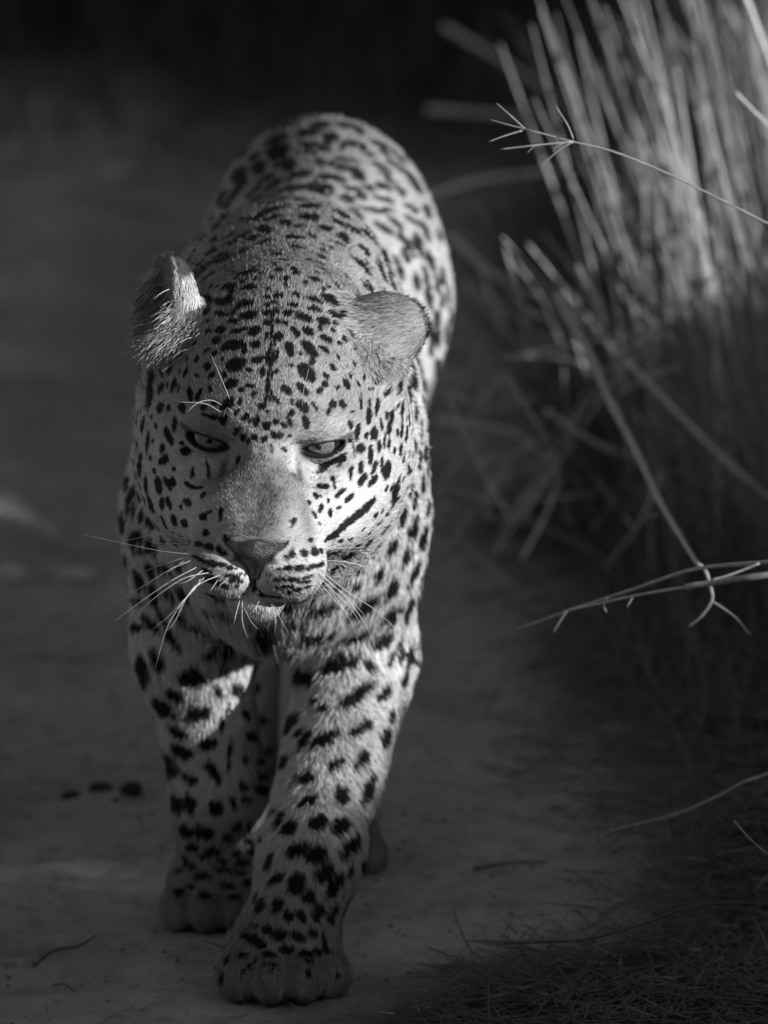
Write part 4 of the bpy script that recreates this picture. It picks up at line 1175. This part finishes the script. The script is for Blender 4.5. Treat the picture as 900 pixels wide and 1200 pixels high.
def strip_np(P0, D, L, W, bend, seg=3, up=None):
    """many thin three-sided blades at once: root P0, direction D, length L, half width W, bend vector"""
    n = len(P0)
    ts = np.linspace(0, 1, seg + 1)
    side = np.cross(D, up if up is not None else np.array([.3, -1.0, .2]))
    side /= np.linalg.norm(side, axis=1, keepdims=True) + 1e-9
    nrm = np.cross(side, D)
    rows = []
    for t in ts:
        c = P0 + D * (L * t)[:, None] + bend * (L * t * t)[:, None]
        w = (W * (1 - .85 * t ** 2))[:, None]
        rows.append(np.stack([c + side * w, c - side * w, c + nrm * w * .8], 1))
    V = np.stack(rows, 1).reshape(-1, 3)
    F = []
    base = (np.arange(n) * (seg + 1) * 3)[:, None]
    for s in range(seg):
        for k in range(3):
            F.append(base + np.array([s * 3 + k, s * 3 + (k + 1) % 3, (s + 1) * 3 + (k + 1) % 3, (s + 1) * 3 + k]))
    return V, np.concatenate(F).astype(np.int32)


# ------------------------------------------------------------------ tall dry grass tuft on the right
def stalk(parent, P, r0, r1, mat, nm='stalk', nodes=True, n=9, sides=5):
    ln = smooth_line(P, n)
    rad = np.linspace(r0, r1, n)
    if nodes:
        rad = rad * (1 + .15 * (np.arange(n) % 4 == 2))
    V, F = tube(ln, rad, sides)
    return mesh_np(nm, np.array(V), F, mat, parent)


def tuft_thing(label, base, count, target, Yr, spread, r=(.0031, .0011), fine=0, seed=1, tops=(-80, 30)):
    rg = np.random.default_rng(seed)
    root = link('grass_tuft', None)
    root.location = (base[0], base[1], gz1(base[0], base[1]))
    bpy.context.view_layer.update()
    inv = root.matrix_world.inverted()
    tag(root, label, 'grass', 'tufts of tall dry grass beside the track')
    def base_top():
        u = rg.random()
        bx = base[0] + (u - .5) * 2 * spread[0] + rg.normal() * .03
        by = base[1] + rg.normal() * spread[1]
        tx = target[0] + (target[1] - target[0]) * (u + np.clip(rg.normal(), -1.3, 1.3) * .21)
        tp = at(tx, rg.uniform(*tops), by + rg.uniform(*Yr))
        b = np.array([bx, by, gz1(bx, by) - .01])
        return b, tp
    for i in range(count):
        b, tp = base_top()
        tp = b + (tp - b) * rg.uniform(.72, 1.12)
        mid = b + (tp - b) * .5 + np.array([rg.normal() * .007 + .012, rg.normal() * .01, 0])
        o = stalk(root, [b, mid, tp], r[0] * rg.uniform(.55, 1.25), r[1] * rg.uniform(.5, 1.2), straw_lit if rg.random() < .45 else straw)
        o.matrix_parent_inverse = inv
    if fine:
        BT = [base_top() for _ in range(fine)]
        P0 = np.array([q[0] for q in BT]); T = np.array([q[1] for q in BT])
        P0[:, :2] += rg.normal(size=(fine, 2)) * .03
        D = T - P0
        Ln = np.linalg.norm(D, axis=1); D /= Ln[:, None]
        bend = np.stack([rg.normal(size=fine) * .04, rg.normal(size=fine) * .04, -.03 * rg.random(fine)], 1)
        V, F = strip_np(P0, D, Ln * rg.uniform(.35, 1.05, fine), rg.uniform(.0010, .0026, fine), bend, 6)
        o = tag(mesh_np('blades', V, F, straw, root), kind='stuff')
        o.matrix_parent_inverse = inv
    return root


tuft_thing('tall pale dry grass tuft leaning over the track behind the leopard', (.50, 1.75), 90, (650, 935), (-.2, .3), (.085, .16), fine=130, seed=3, tops=(-60, 60))
tuft_thing('second dry grass tuft at the right edge, deeper in the verge', (.68, 2.7), 70, (740, 1010), (-.2, .4), (.12, .25), fine=170, seed=4, tops=(-60, 60))


# ------------------------------------------------------------------ single dry stems one can point at
def stem_thing(label, lines, mat=straw, cat='grass stem', group=None, name='dry_straw', sides=5):
    """lines: (pixel points, depths, radius at root, radius at tip); the first is the stem, the others its side shoots"""
    p0 = at(*lines[0][0][0], lines[0][1][0])
    root = link(name, None)
    root.location = p0
    bpy.context.view_layer.update()
    inv = root.matrix_world.inverted()
    tag(root, label, cat, group)
    for i, (px, ys, r0, r1) in enumerate(lines):
        ys = np.interp(np.linspace(0, 1, len(px)), np.linspace(0, 1, len(ys)), ys)
        pts = [at(a, b, y) for (a, b), y in zip(px, ys)]
        o = stalk(root, pts, r0, r1, mat, 'stem' if i == 0 else 'shoot', n=max(6, 4 * len(px)), sides=sides)
        o.matrix_parent_inverse = inv
    return root


G1 = 'single dry stems leaning out of the verge'
stem_thing('thin forked grass seed head reaching left, in front of the tall tuft', [
    ([(1010, 318), (900, 262), (790, 207), (720, 178), (672, 166), (615, 151)], [-.12, -.18], .0011, .0006),
    ([(615, 151), (600, 137), (582, 121)], [-.18], .0008, .0004), ([(615, 151), (595, 146), (574, 140)], [-.18], .0007, .0003),
    ([(612, 153), (592, 159), (573, 166)], [-.18], .0008, .0004), ([(672, 166), (630, 170), (586, 175)], [-.18], .0010, .0006),
    ([(672, 166), (655, 176), (633, 195)], [-.18], .0008, .0004), ([(672, 163), (665, 146), (651, 124)], [-.18], .0007, .0004),
    ([(628, 170), (622, 175), (618, 179)], [-.18], .0007, .0003), ([(660, 168), (652, 172), (648, 178)], [-.18], .0006, .0003)], group=G1)
stem_thing('long pale stem arching left, its tip above the sand', [
    ([(1060, 640), (900, 659), (815, 667), (735, 693), (665, 716), (604, 738)], [-.25, .05], .0026, .0009),
    ([(712, 700), (708, 711), (711, 717)], [-.1], .0007, .0003), ([(664, 716), (655, 730), (649, 741)], [-.02], .0007, .0003),
    ([(890, 660), (860, 672), (833, 680)], [-.2], .0016, .0012)], group=G1)
stem_thing('brightest thick cut stem lying across the right edge', [
    ([(1060, 653), (900, 674), (850, 681), (804, 688)], [-.22, -.16], .0036, .0030),
    ([(804, 688), (740, 699), (690, 710), (662, 716)], [-.16, -.05], .0016, .0006),
    ([(742, 698), (738, 706), (735, 711)], [-.1], .0006, .0003)], group=G1)
stem_thing('bent brown stem hooking down below the bright cut stem', [
    ([(816, 660), (826, 668), (833, 690), (834, 704), (822, 722), (806, 735)], [-.05], .0022, .0012),
    ([(834, 704), (860, 722), (879, 744)], [-.05], .0009, .0010)], straw, group=G1)
stem_thing('broken flat stem falling from the tuft to the arching stem', [
    ([(655, 347), (672, 382), (692, 418), (715, 470), (745, 528), (772, 585), (795, 625), (818, 662)], [1.15, .05], .0065, .0022),
    ([(772, 602), (768, 604), (760, 606)], [.4], .0009, .0006), ([(652, 366), (656, 374), (660, 380)], [1.1], .0020, .0010)], group=G1)
stem_thing('short cut straw with a blunt end slanting above the broken stem', [([(697, 300), (735, 336), (775, 372), (815, 420)], [1.3, 1.7], .0052, .0050)], group=G1)
stem_thing('low pale stem rising from the litter at lower right', [
    ([(1010, 858), (900, 907), (872, 917), (840, 934), (790, 955), (722, 972), (690, 985)], [-.15, .12], .0022, .0008),
    ([(778, 958), (782, 968), (784, 982)], [-.02], .0007, .0004), ([(860, 962), (878, 982), (899, 1001)], [-.25], .0011, .0007)], group=G1)
stem_thing('thin dark stem among the litter below the low pale stem', [([(590, 1105), (640, 1103), (690, 1100), (760, 1080), (820, 1060), (900, 1058)], [-.30, -.28], .0018, .0008), ([(690, 1100), (700, 1092), (712, 1084)], [-.3], .0008, .0005)], twig_mat, group=G1)
BK = 'blurred straws lying behind the leopard'
BLUR = [
    ('long straw slanting from the leopard flank down to the verge', [(526, 275), (575, 318), (625, 345), (680, 366), (735, 395)], 2.6, .0062),
    ('straw crossing upward from the low knot to the tuft', [(560, 545), (632, 520), (700, 462), (770, 405), (800, 372)], 2.2, .0070),
    ('level straw just right of the belly', [(530, 403), (600, 404), (690, 402)], 2.9, .0058),
    ('pale straw end by the flank, level with the seed head', [(500, 232), (560, 212), (640, 202), (720, 196)], 3.2, .0085),
    ('straw running low from the shoulder to the knot', [(512, 492), (560, 500), (605, 508), (640, 530), (690, 585)], 2.3, .0085),
    ('thin straw above the low knot', [(530, 460), (580, 480), (620, 468), (660, 462)], 2.4, .0050),
    ('straw dropping from the knot toward the sand', [(632, 515), (600, 540), (575, 580), (560, 640)], 2.2, .0060),
    ('curled straw under the knot', [(590, 560), (610, 578), (640, 575), (665, 560)], 2.3, .0060),
    ('steep straw through the dark gap', [(725, 458), (690, 500), (640, 560), (600, 600)], 2.6, .0050),
    ('pale straw leaning across the foot of the tuft', [(733, 422), (790, 480), (850, 540), (910, 590)], 1.3, .0058),
    ('straw crossing under the broken stem', [(640, 480), (700, 520), (760, 545), (830, 600)], 1.8, .0045),
    ('dim straw high above the rump at right', [(520, 30), (600, 78), (660, 120), (690, 160)], 4.6, .0080),
    ('dim straw level with the rump', [(500, 128), (580, 134), (650, 140)], 4.4, .0090),
    ('straw at the far right pointing at the upper corner', [(862, -30), (890, 40), (915, 110)], 1.2, .0050),
    ('thin straw slanting to the right edge below the corner', [(862, 108), (885, 132), (930, 175)], .5, .0020),
    ('faint straw from the flank to the short cut straw', [(545, 330), (620, 372), (700, 330), (740, 268)], 2.9, .0060),
    ('faint bent straw low in the gap', [(560, 470), (600, 440), (660, 452), (700, 430)], 2.7, .0050),
]
for lab, px, Y, r in BLUR:
    stem_thing(lab, [(px, [Y], r * .75, r * .5)], straw_lit, group=BK)

rg = np.random.default_rng(33)
heap = link('straw_heap', None)
heap.location = (.33, 2.2, gz1(.33, 2.2))
bpy.context.view_layer.update()
tag(heap, 'loose tangle of fallen dry straws between the tall tuft and the leopard', 'straw heap')
for i in range(110):
    Y = rg.uniform(1.3, 3.2)
    cx_, cy_ = rg.uniform(560, 900), rg.uniform(330, 640)
    cy_ = cy_ + max(0, 700 - cx_) * .25
    a = rg.choice([rg.uniform(-.5, .4), rg.uniform(.7, 1.3), rg.uniform(-1.2, -.7)])
    ln_ = rg.uniform(35, 110)
    v = np.array([math.cos(a), math.sin(a)]) * ln_
    bow = np.array([-v[1], v[0]]) * rg.normal() * .12
    pts = [at(cx_ - v[0], cy_ - v[1], Y), at(cx_ + bow[0], cy_ + bow[1], Y + rg.normal() * .03), at(cx_ + v[0], cy_ + v[1], Y + rg.normal() * .12)]
    gl = max(0.0, *[gz1(q[0], q[1]) + .01 - q[2] for q in pts])
    o = stalk(heap, [q + np.array([0, 0, gl]) for q in pts], rg.uniform(.0010, .0026), rg.uniform(.0006, .0015), straw_lit, 'straw')
    o.matrix_parent_inverse = heap.matrix_world.inverted()

# ------------------------------------------------------------------ tangled low growth and litter on the verge
def scatter(cnt, xr, yr, fn, seed):
    rg = np.random.default_rng(seed)
    P = np.stack([rg.uniform(*xr, cnt), rg.uniform(*yr, cnt)], 1)
    P = P[rg.random(cnt) < fn(P[:, 0], P[:, 1])]
    return np.column_stack([P, ground_z(P[:, 0], P[:, 1])]), rg


P0, rg = scatter(60000, (.05, 1.3), (-.9, 3.2), lambda x, y: litter_edge(x, y) ** 1.5 * .8, 51)
k = len(P0)
D = np.stack([rg.normal(size=k), rg.normal(size=k), np.abs(rg.normal(size=k)) * .18 + .03], 1)
D /= np.linalg.norm(D, axis=1, keepdims=True)
V, F = strip_np(P0 + np.array([0, 0, .003]), D, rg.uniform(.012, .075, k), rg.uniform(.0004, .0011, k), rg.normal(size=(k, 3)) * np.array([.12, .12, .03]), 3)
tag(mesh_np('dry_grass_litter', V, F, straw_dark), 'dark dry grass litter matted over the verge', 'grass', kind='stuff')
P0, rg = scatter(5200, (-.5, 1.0), (-.9, 2.2), lambda x, y: .04 + .6 * litter_edge(x + .06, y), 52)
k = len(P0)
D = np.stack([rg.normal(size=k), rg.normal(size=k) * .7, np.abs(rg.normal(size=k)) * .10 + .02], 1)
D /= np.linalg.norm(D, axis=1, keepdims=True)
V, F = strip_np(P0 + np.array([0, 0, .003]), D, rg.uniform(.006, .075, k) * rg.uniform(.4, 1, k), rg.uniform(.0004, .0013, k), rg.normal(size=(k, 3)) * np.array([.15, .15, .03]), 3)
tag(mesh_np('straw_bits', V, F, straw), 'scattered bits of pale straw on the sand and verge', 'straw', kind='stuff')
P0, rg = scatter(16000, (.1, 2.6), (-.7, 6.5), lambda x, y: sstep(.10, .55, litter_edge(x - .10, y)) * sstep(.25, 1.0, y), 53)
k = len(P0)
D = np.stack([rg.normal(size=k) * .45 - .1, rg.normal(size=k) * .45, np.ones(k)], 1)
D /= np.linalg.norm(D, axis=1, keepdims=True)
hgt = rg.uniform(.04, .14, k) * (.6 + .45 * np.clip(P0[:, 1], 0, 1.6)) * (1 + 1.3 * sstep(.25, .45, P0[:, 0]) * sstep(.6, 1.2, P0[:, 1]))
V, F = strip_np(P0 - np.array([0, 0, .005]), D, hgt, rg.uniform(.0008, .0022, k), rg.normal(size=(k, 3)) * .22, 4)
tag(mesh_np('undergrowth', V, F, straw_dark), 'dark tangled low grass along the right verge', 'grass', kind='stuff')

P0, rg = scatter(4500, (.27, .55), (2.0, 4.2), lambda x, y: .9 + 0 * x, 54)
k = len(P0)
D = np.stack([rg.normal(size=k) * .35 - .05, rg.normal(size=k) * .35, np.ones(k)], 1)
D /= np.linalg.norm(D, axis=1, keepdims=True)
V, F = strip_np(P0 - np.array([0, 0, .005]), D, rg.uniform(.10, .30, k), rg.uniform(.0010, .0024, k), rg.normal(size=(k, 3)) * .3, 4)
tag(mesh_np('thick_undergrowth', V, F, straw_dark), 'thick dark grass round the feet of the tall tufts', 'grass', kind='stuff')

P0, rg = scatter(2600, (.50, 1.0), (1.30, 1.80), lambda x, y: .95 + 0 * x, 55)  # grass added here to stop sun reaching the sand at left
k = len(P0)
D = np.stack([rg.normal(size=k) * .30 - .05, rg.normal(size=k) * .30, np.ones(k)], 1)
D /= np.linalg.norm(D, axis=1, keepdims=True)
V, F = strip_np(P0 - np.array([0, 0, .005]), D, rg.uniform(.18, .42, k), rg.uniform(.0009, .0022, k), rg.normal(size=(k, 3)) * .25, 4)
tag(mesh_np('short_grass', V, F, straw), 'short dry grass filling the foot of the tall tuft', 'grass', kind='stuff')

P0, rg = scatter(7000, (-2.6, 3.0), (6.6, 11.0), lambda x, y: .25 + .75 * sstep(-.3, .5, np.sin(x * 2.3 + 1.0) + .6 * np.sin(y * 3.1 + x)), 56)
k = len(P0)
D = np.stack([rg.normal(size=k) * .35, rg.normal(size=k) * .35, np.ones(k)], 1)
D /= np.linalg.norm(D, axis=1, keepdims=True)
V, F = strip_np(P0 - np.array([0, 0, .005]), D, rg.uniform(.12, .55, k) * sstep(6.3, 8.5, P0[:, 1]), rg.uniform(.003, .006, k), rg.normal(size=(k, 3)) * .3, 3)
tag(mesh_np('far_grass', V, F, straw_dark), 'dim rough grass where the track runs into the far scrub', 'grass', kind='stuff')

# pebbles of sand crust
rg = np.random.default_rng(60)
PV, PF = [], []
octa = np.array([[1, 0, 0], [-1, 0, 0], [0, 1, 0], [0, -1, 0], [0, 0, 1], [0, 0, -1.0]])
of = [(0, 2, 4), (2, 1, 4), (1, 3, 4), (3, 0, 4), (2, 0, 5), (1, 2, 5), (3, 1, 5), (0, 3, 5)]
for i in range(3000):
    x, y = rg.uniform(-.8, .6), rg.uniform(-.7, 1.6)
    s = .0009 + .0024 * rg.random() ** 4
    v = octa * s * rg.uniform(.6, 1.3, (6, 1)) + np.array([x, y, 0])
    o = len(PV) * 6
    PV.append(v); PF.extend([tuple(j + o for j in f) for f in of])
PV = np.concatenate(PV)
cx = np.repeat(PV.reshape(-1, 6, 3)[:, :, :2].mean(1), 6, 0)
PV[:, 2] += ground_z(cx[:, 0], cx[:, 1]) + .0005
tag(mesh_np('grit', PV, PF, grey('grit', .13)), 'small dark grit scattered on the sand', 'grit', kind='stuff')


# lumps: dung, stones
def lump(name, label, cat, px, size, mat, seed, flat=.6, group=None):
    p = on_ground(*px)
    bm = bmesh.new()
    bmesh.ops.create_icosphere(bm, subdivisions=3, radius=1.0)
    co = np.array([v.co[:] for v in bm.verts])
    co = co * (1 + .16 * vnoise(co, 2.2, seed) + .06 * vnoise(co, 6, seed + 1))[:, None] * np.array([size[0], size[1], size[0] * flat])
    for v, c in zip(bm.verts, co):
        v.co = c
    me = bpy.data.meshes.new(name)
    bm.to_mesh(me); bm.free()
    me.materials.append(mat)
    me.polygons.foreach_set('use_smooth', np.ones(len(me.polygons), bool))
    o = link(name, me)
    o.location = (p[0], p[1], p[2] + size[0] * flat * .55)
    tag(o, label, cat, group)


def rough_mat(name, lo, hi, sc):
    m = Nodes(name)
    tc = m.n('ShaderNodeTexCoord')
    nz = m.n('ShaderNodeTexNoise', Scale=sc, Detail=6.0, Roughness=.7)
    m.l(tc.outputs['Object'], nz.inputs['Vector'])
    m.l(m.ramp(nz.outputs['Fac'], [(.3, lo), (.7, hi)]), m.b.inputs['Base Color'])
    b = m.n('ShaderNodeBump', Strength=.8, Distance=.004)
    m.l(nz.outputs['Fac'], b.inputs['Height']); m.l(b.outputs['Normal'], m.b.inputs['Normal'])
    m.b.inputs['Roughness'].default_value = .9
    return m.m


dung_mat = rough_mat('dung', .010, .03, 60)
stone_mat = rough_mat('stone', .30, .5, 30)
DG = 'dark droppings on the sand'
lump('dropping', 'largest dark dropping, middle of the little heap', 'dropping', (118, 928), (.013, .011), dung_mat, 1, group=DG)
lump('dropping', 'dark dropping at the right end of the heap', 'dropping', (154, 929), (.013, .010), dung_mat, 2, group=DG)
lump('dropping', 'dark dropping at the left end of the heap', 'dropping', (83, 937), (.011, .010), dung_mat, 3, group=DG)
lump('dropping', 'small dark dropping nearest the camera in the heap', 'dropping', (138, 942), (.008, .008), dung_mat, 4, group=DG)
lump('stone', 'pale stone at the left edge of the track', 'stone', (10, 680), (.026, .020), stone_mat, 5)
lump('stone', 'flat pale stone right of the edge stone', 'stone', (85, 680), (.034, .022), stone_mat, 6, .35)
lump('stone', 'far pale stone on the track above the leopard ear', 'stone', (140, 212), (.05, .035), stone_mat, 7, .5)


def twig(label, px, r):
    pts = [on_ground(*q) + np.array([0, 0, .004 + .004 * (i % 2)]) for i, q in enumerate(px)]
    root = link('dry_twig', None); root.location = pts[0]
    bpy.context.view_layer.update()
    tag(root, label, 'twig')
    o = stalk(root, pts, r, r * .5, twig_mat, 'stem', n=10)
    o.matrix_parent_inverse = root.matrix_world.inverted()


twig('thin dark twig on the sand at lower left', [(40, 1137), (62, 1124), (90, 1114), (114, 1105)], .0018)
twig('short dark twig lying right of the hind paw', [(555, 1022), (600, 1020), (640, 1015)], .0022)
twig('tiny twig at the bottom left of the sand', [(62, 1160), (75, 1163), (90, 1168)], .0014)


# ------------------------------------------------------------------ shrubs: unseen ones added to shade the track, dark ones closing the view behind
def leaf_cloud(rg, n, R3, leaf, clumps):
    """leaf faces gathered in clumps through the crown's volume, outline left uneven"""
    cc = rg.normal(size=(clumps, 3)); cc /= np.linalg.norm(cc, axis=1, keepdims=True)
    cc = cc * (rg.random((clumps, 1)) ** .45) * .82
    which = rg.integers(0, clumps, n)
    P = cc[which] + rg.normal(size=(n, 3)) * .17
    P = P * np.array(R3)
    P[:, 2] += R3[2] * 1.0
    P = P[P[:, 2] > .03]
    n = len(P)
    a = rg.normal(size=(n, 3)); a /= np.linalg.norm(a, axis=1, keepdims=True)
    b = np.cross(a, rg.normal(size=(n, 3))); b /= np.linalg.norm(b, axis=1, keepdims=True)
    s = (leaf * rg.uniform(.6, 1.3, n))[:, None]
    V = np.stack([P - a * s, P + b * s * .42, P + a * s, P - b * s * .42], 1).reshape(-1, 3)
    F = np.arange(4 * n, dtype=np.int32).reshape(-1, 4)
    return V, F


protos = []
for v in range(3):
    rg = np.random.default_rng(80 + v)
    V, F = leaf_cloud(rg, 11000, (.95, .95, .55), .045, 60)
    fo = mesh_np('foliage', V, F, leaf_mat, smooth=False)
    items = []
    for q in range(7):
        a = q * .9 + rg.random()
        e = np.array([math.cos(a) * rg.uniform(.3, .7), math.sin(a) * rg.uniform(.3, .7), rg.uniform(.5, 1.0)])
        items.append(tube(smooth_line([np.array([math.cos(a) * .04, math.sin(a) * .04, -.05]), e * np.array([.4, .4, .55]), e], 8), np.linspace(.028, .007, 8), 6))
    V, F = merge(items)
    st = mesh_np('stems', V, F, bark_mat)
    protos.append((fo.data, st.data))
    bpy.data.objects.remove(fo); bpy.data.objects.remove(st)


def shrub(x, y, sx, sz, label, group, v, rz):
    r = link('shrub', None)
    r.location = (x, y, gz1(x, y) - .02)
    r.scale = (sx, sx, sz)
    r.rotation_euler = (0, 0, rz)
    tag(r, label, 'shrub', group)
    a = link('foliage', protos[v][0], r); link('stems', protos[v][1], r)
    a['kind'] = 'stuff'
    return r


SH = 'low shrubs beside the track on the sunny side, out of the picture'
for i, (x, y, sx, sz) in enumerate([(3.4, -2.45, .5, .15), (3.5, -1.85, .6, .205),
                                      (3.5, 1.9, .6, .5), (3.6, 3.3, 1.0, .9), (3.6, 4.8, 1.0, 1.0)]):
    shrub(x, y, sx, sz, ['lowest shrub on the bank crest, the one nearest the camera', 'second low shrub along the bank crest, level with the leopard', 'third shrub along the bank crest, behind the leopard', 'fourth shrub along the bank crest', 'last and tallest shrub at the far end of the bank crest'][i], SH, i % 3, i * 1.3)
FAR = 'dark shrubs closing the view behind the leopard'
far = [(-2.2, 9.6, 1.5, 1.5), (-.9, 10.6, 1.4, 1.6), (.35, 9.4, 1.4, 1.5), (1.5, 7.6, 1.3, 1.5), (1.35, 5.2, .9, 1.2), (2.5, 5.6, 1.2, 1.7), (2.6, 9.5, 1.6, 2.0), (-3.6, 11.0, 1.6, 1.8)]
lab = ['dark shrub left of the track, far behind', 'dark shrub standing on the track line, left of the rump', 'dark shrub straight above the rump', 'dark shrub far right behind the tall grass',
       'near dark shrub behind the tall grass tuft', 'dark shrub outside the right edge', 'tall dark shrub far off to the right', 'tall dark shrub far off to the left']
for i, ((x, y, sx, sz), l_) in enumerate(zip(far, lab)):
    shrub(x, y, sx, sz, l_, FAR, (i + 1) % 3, i * 2.1)
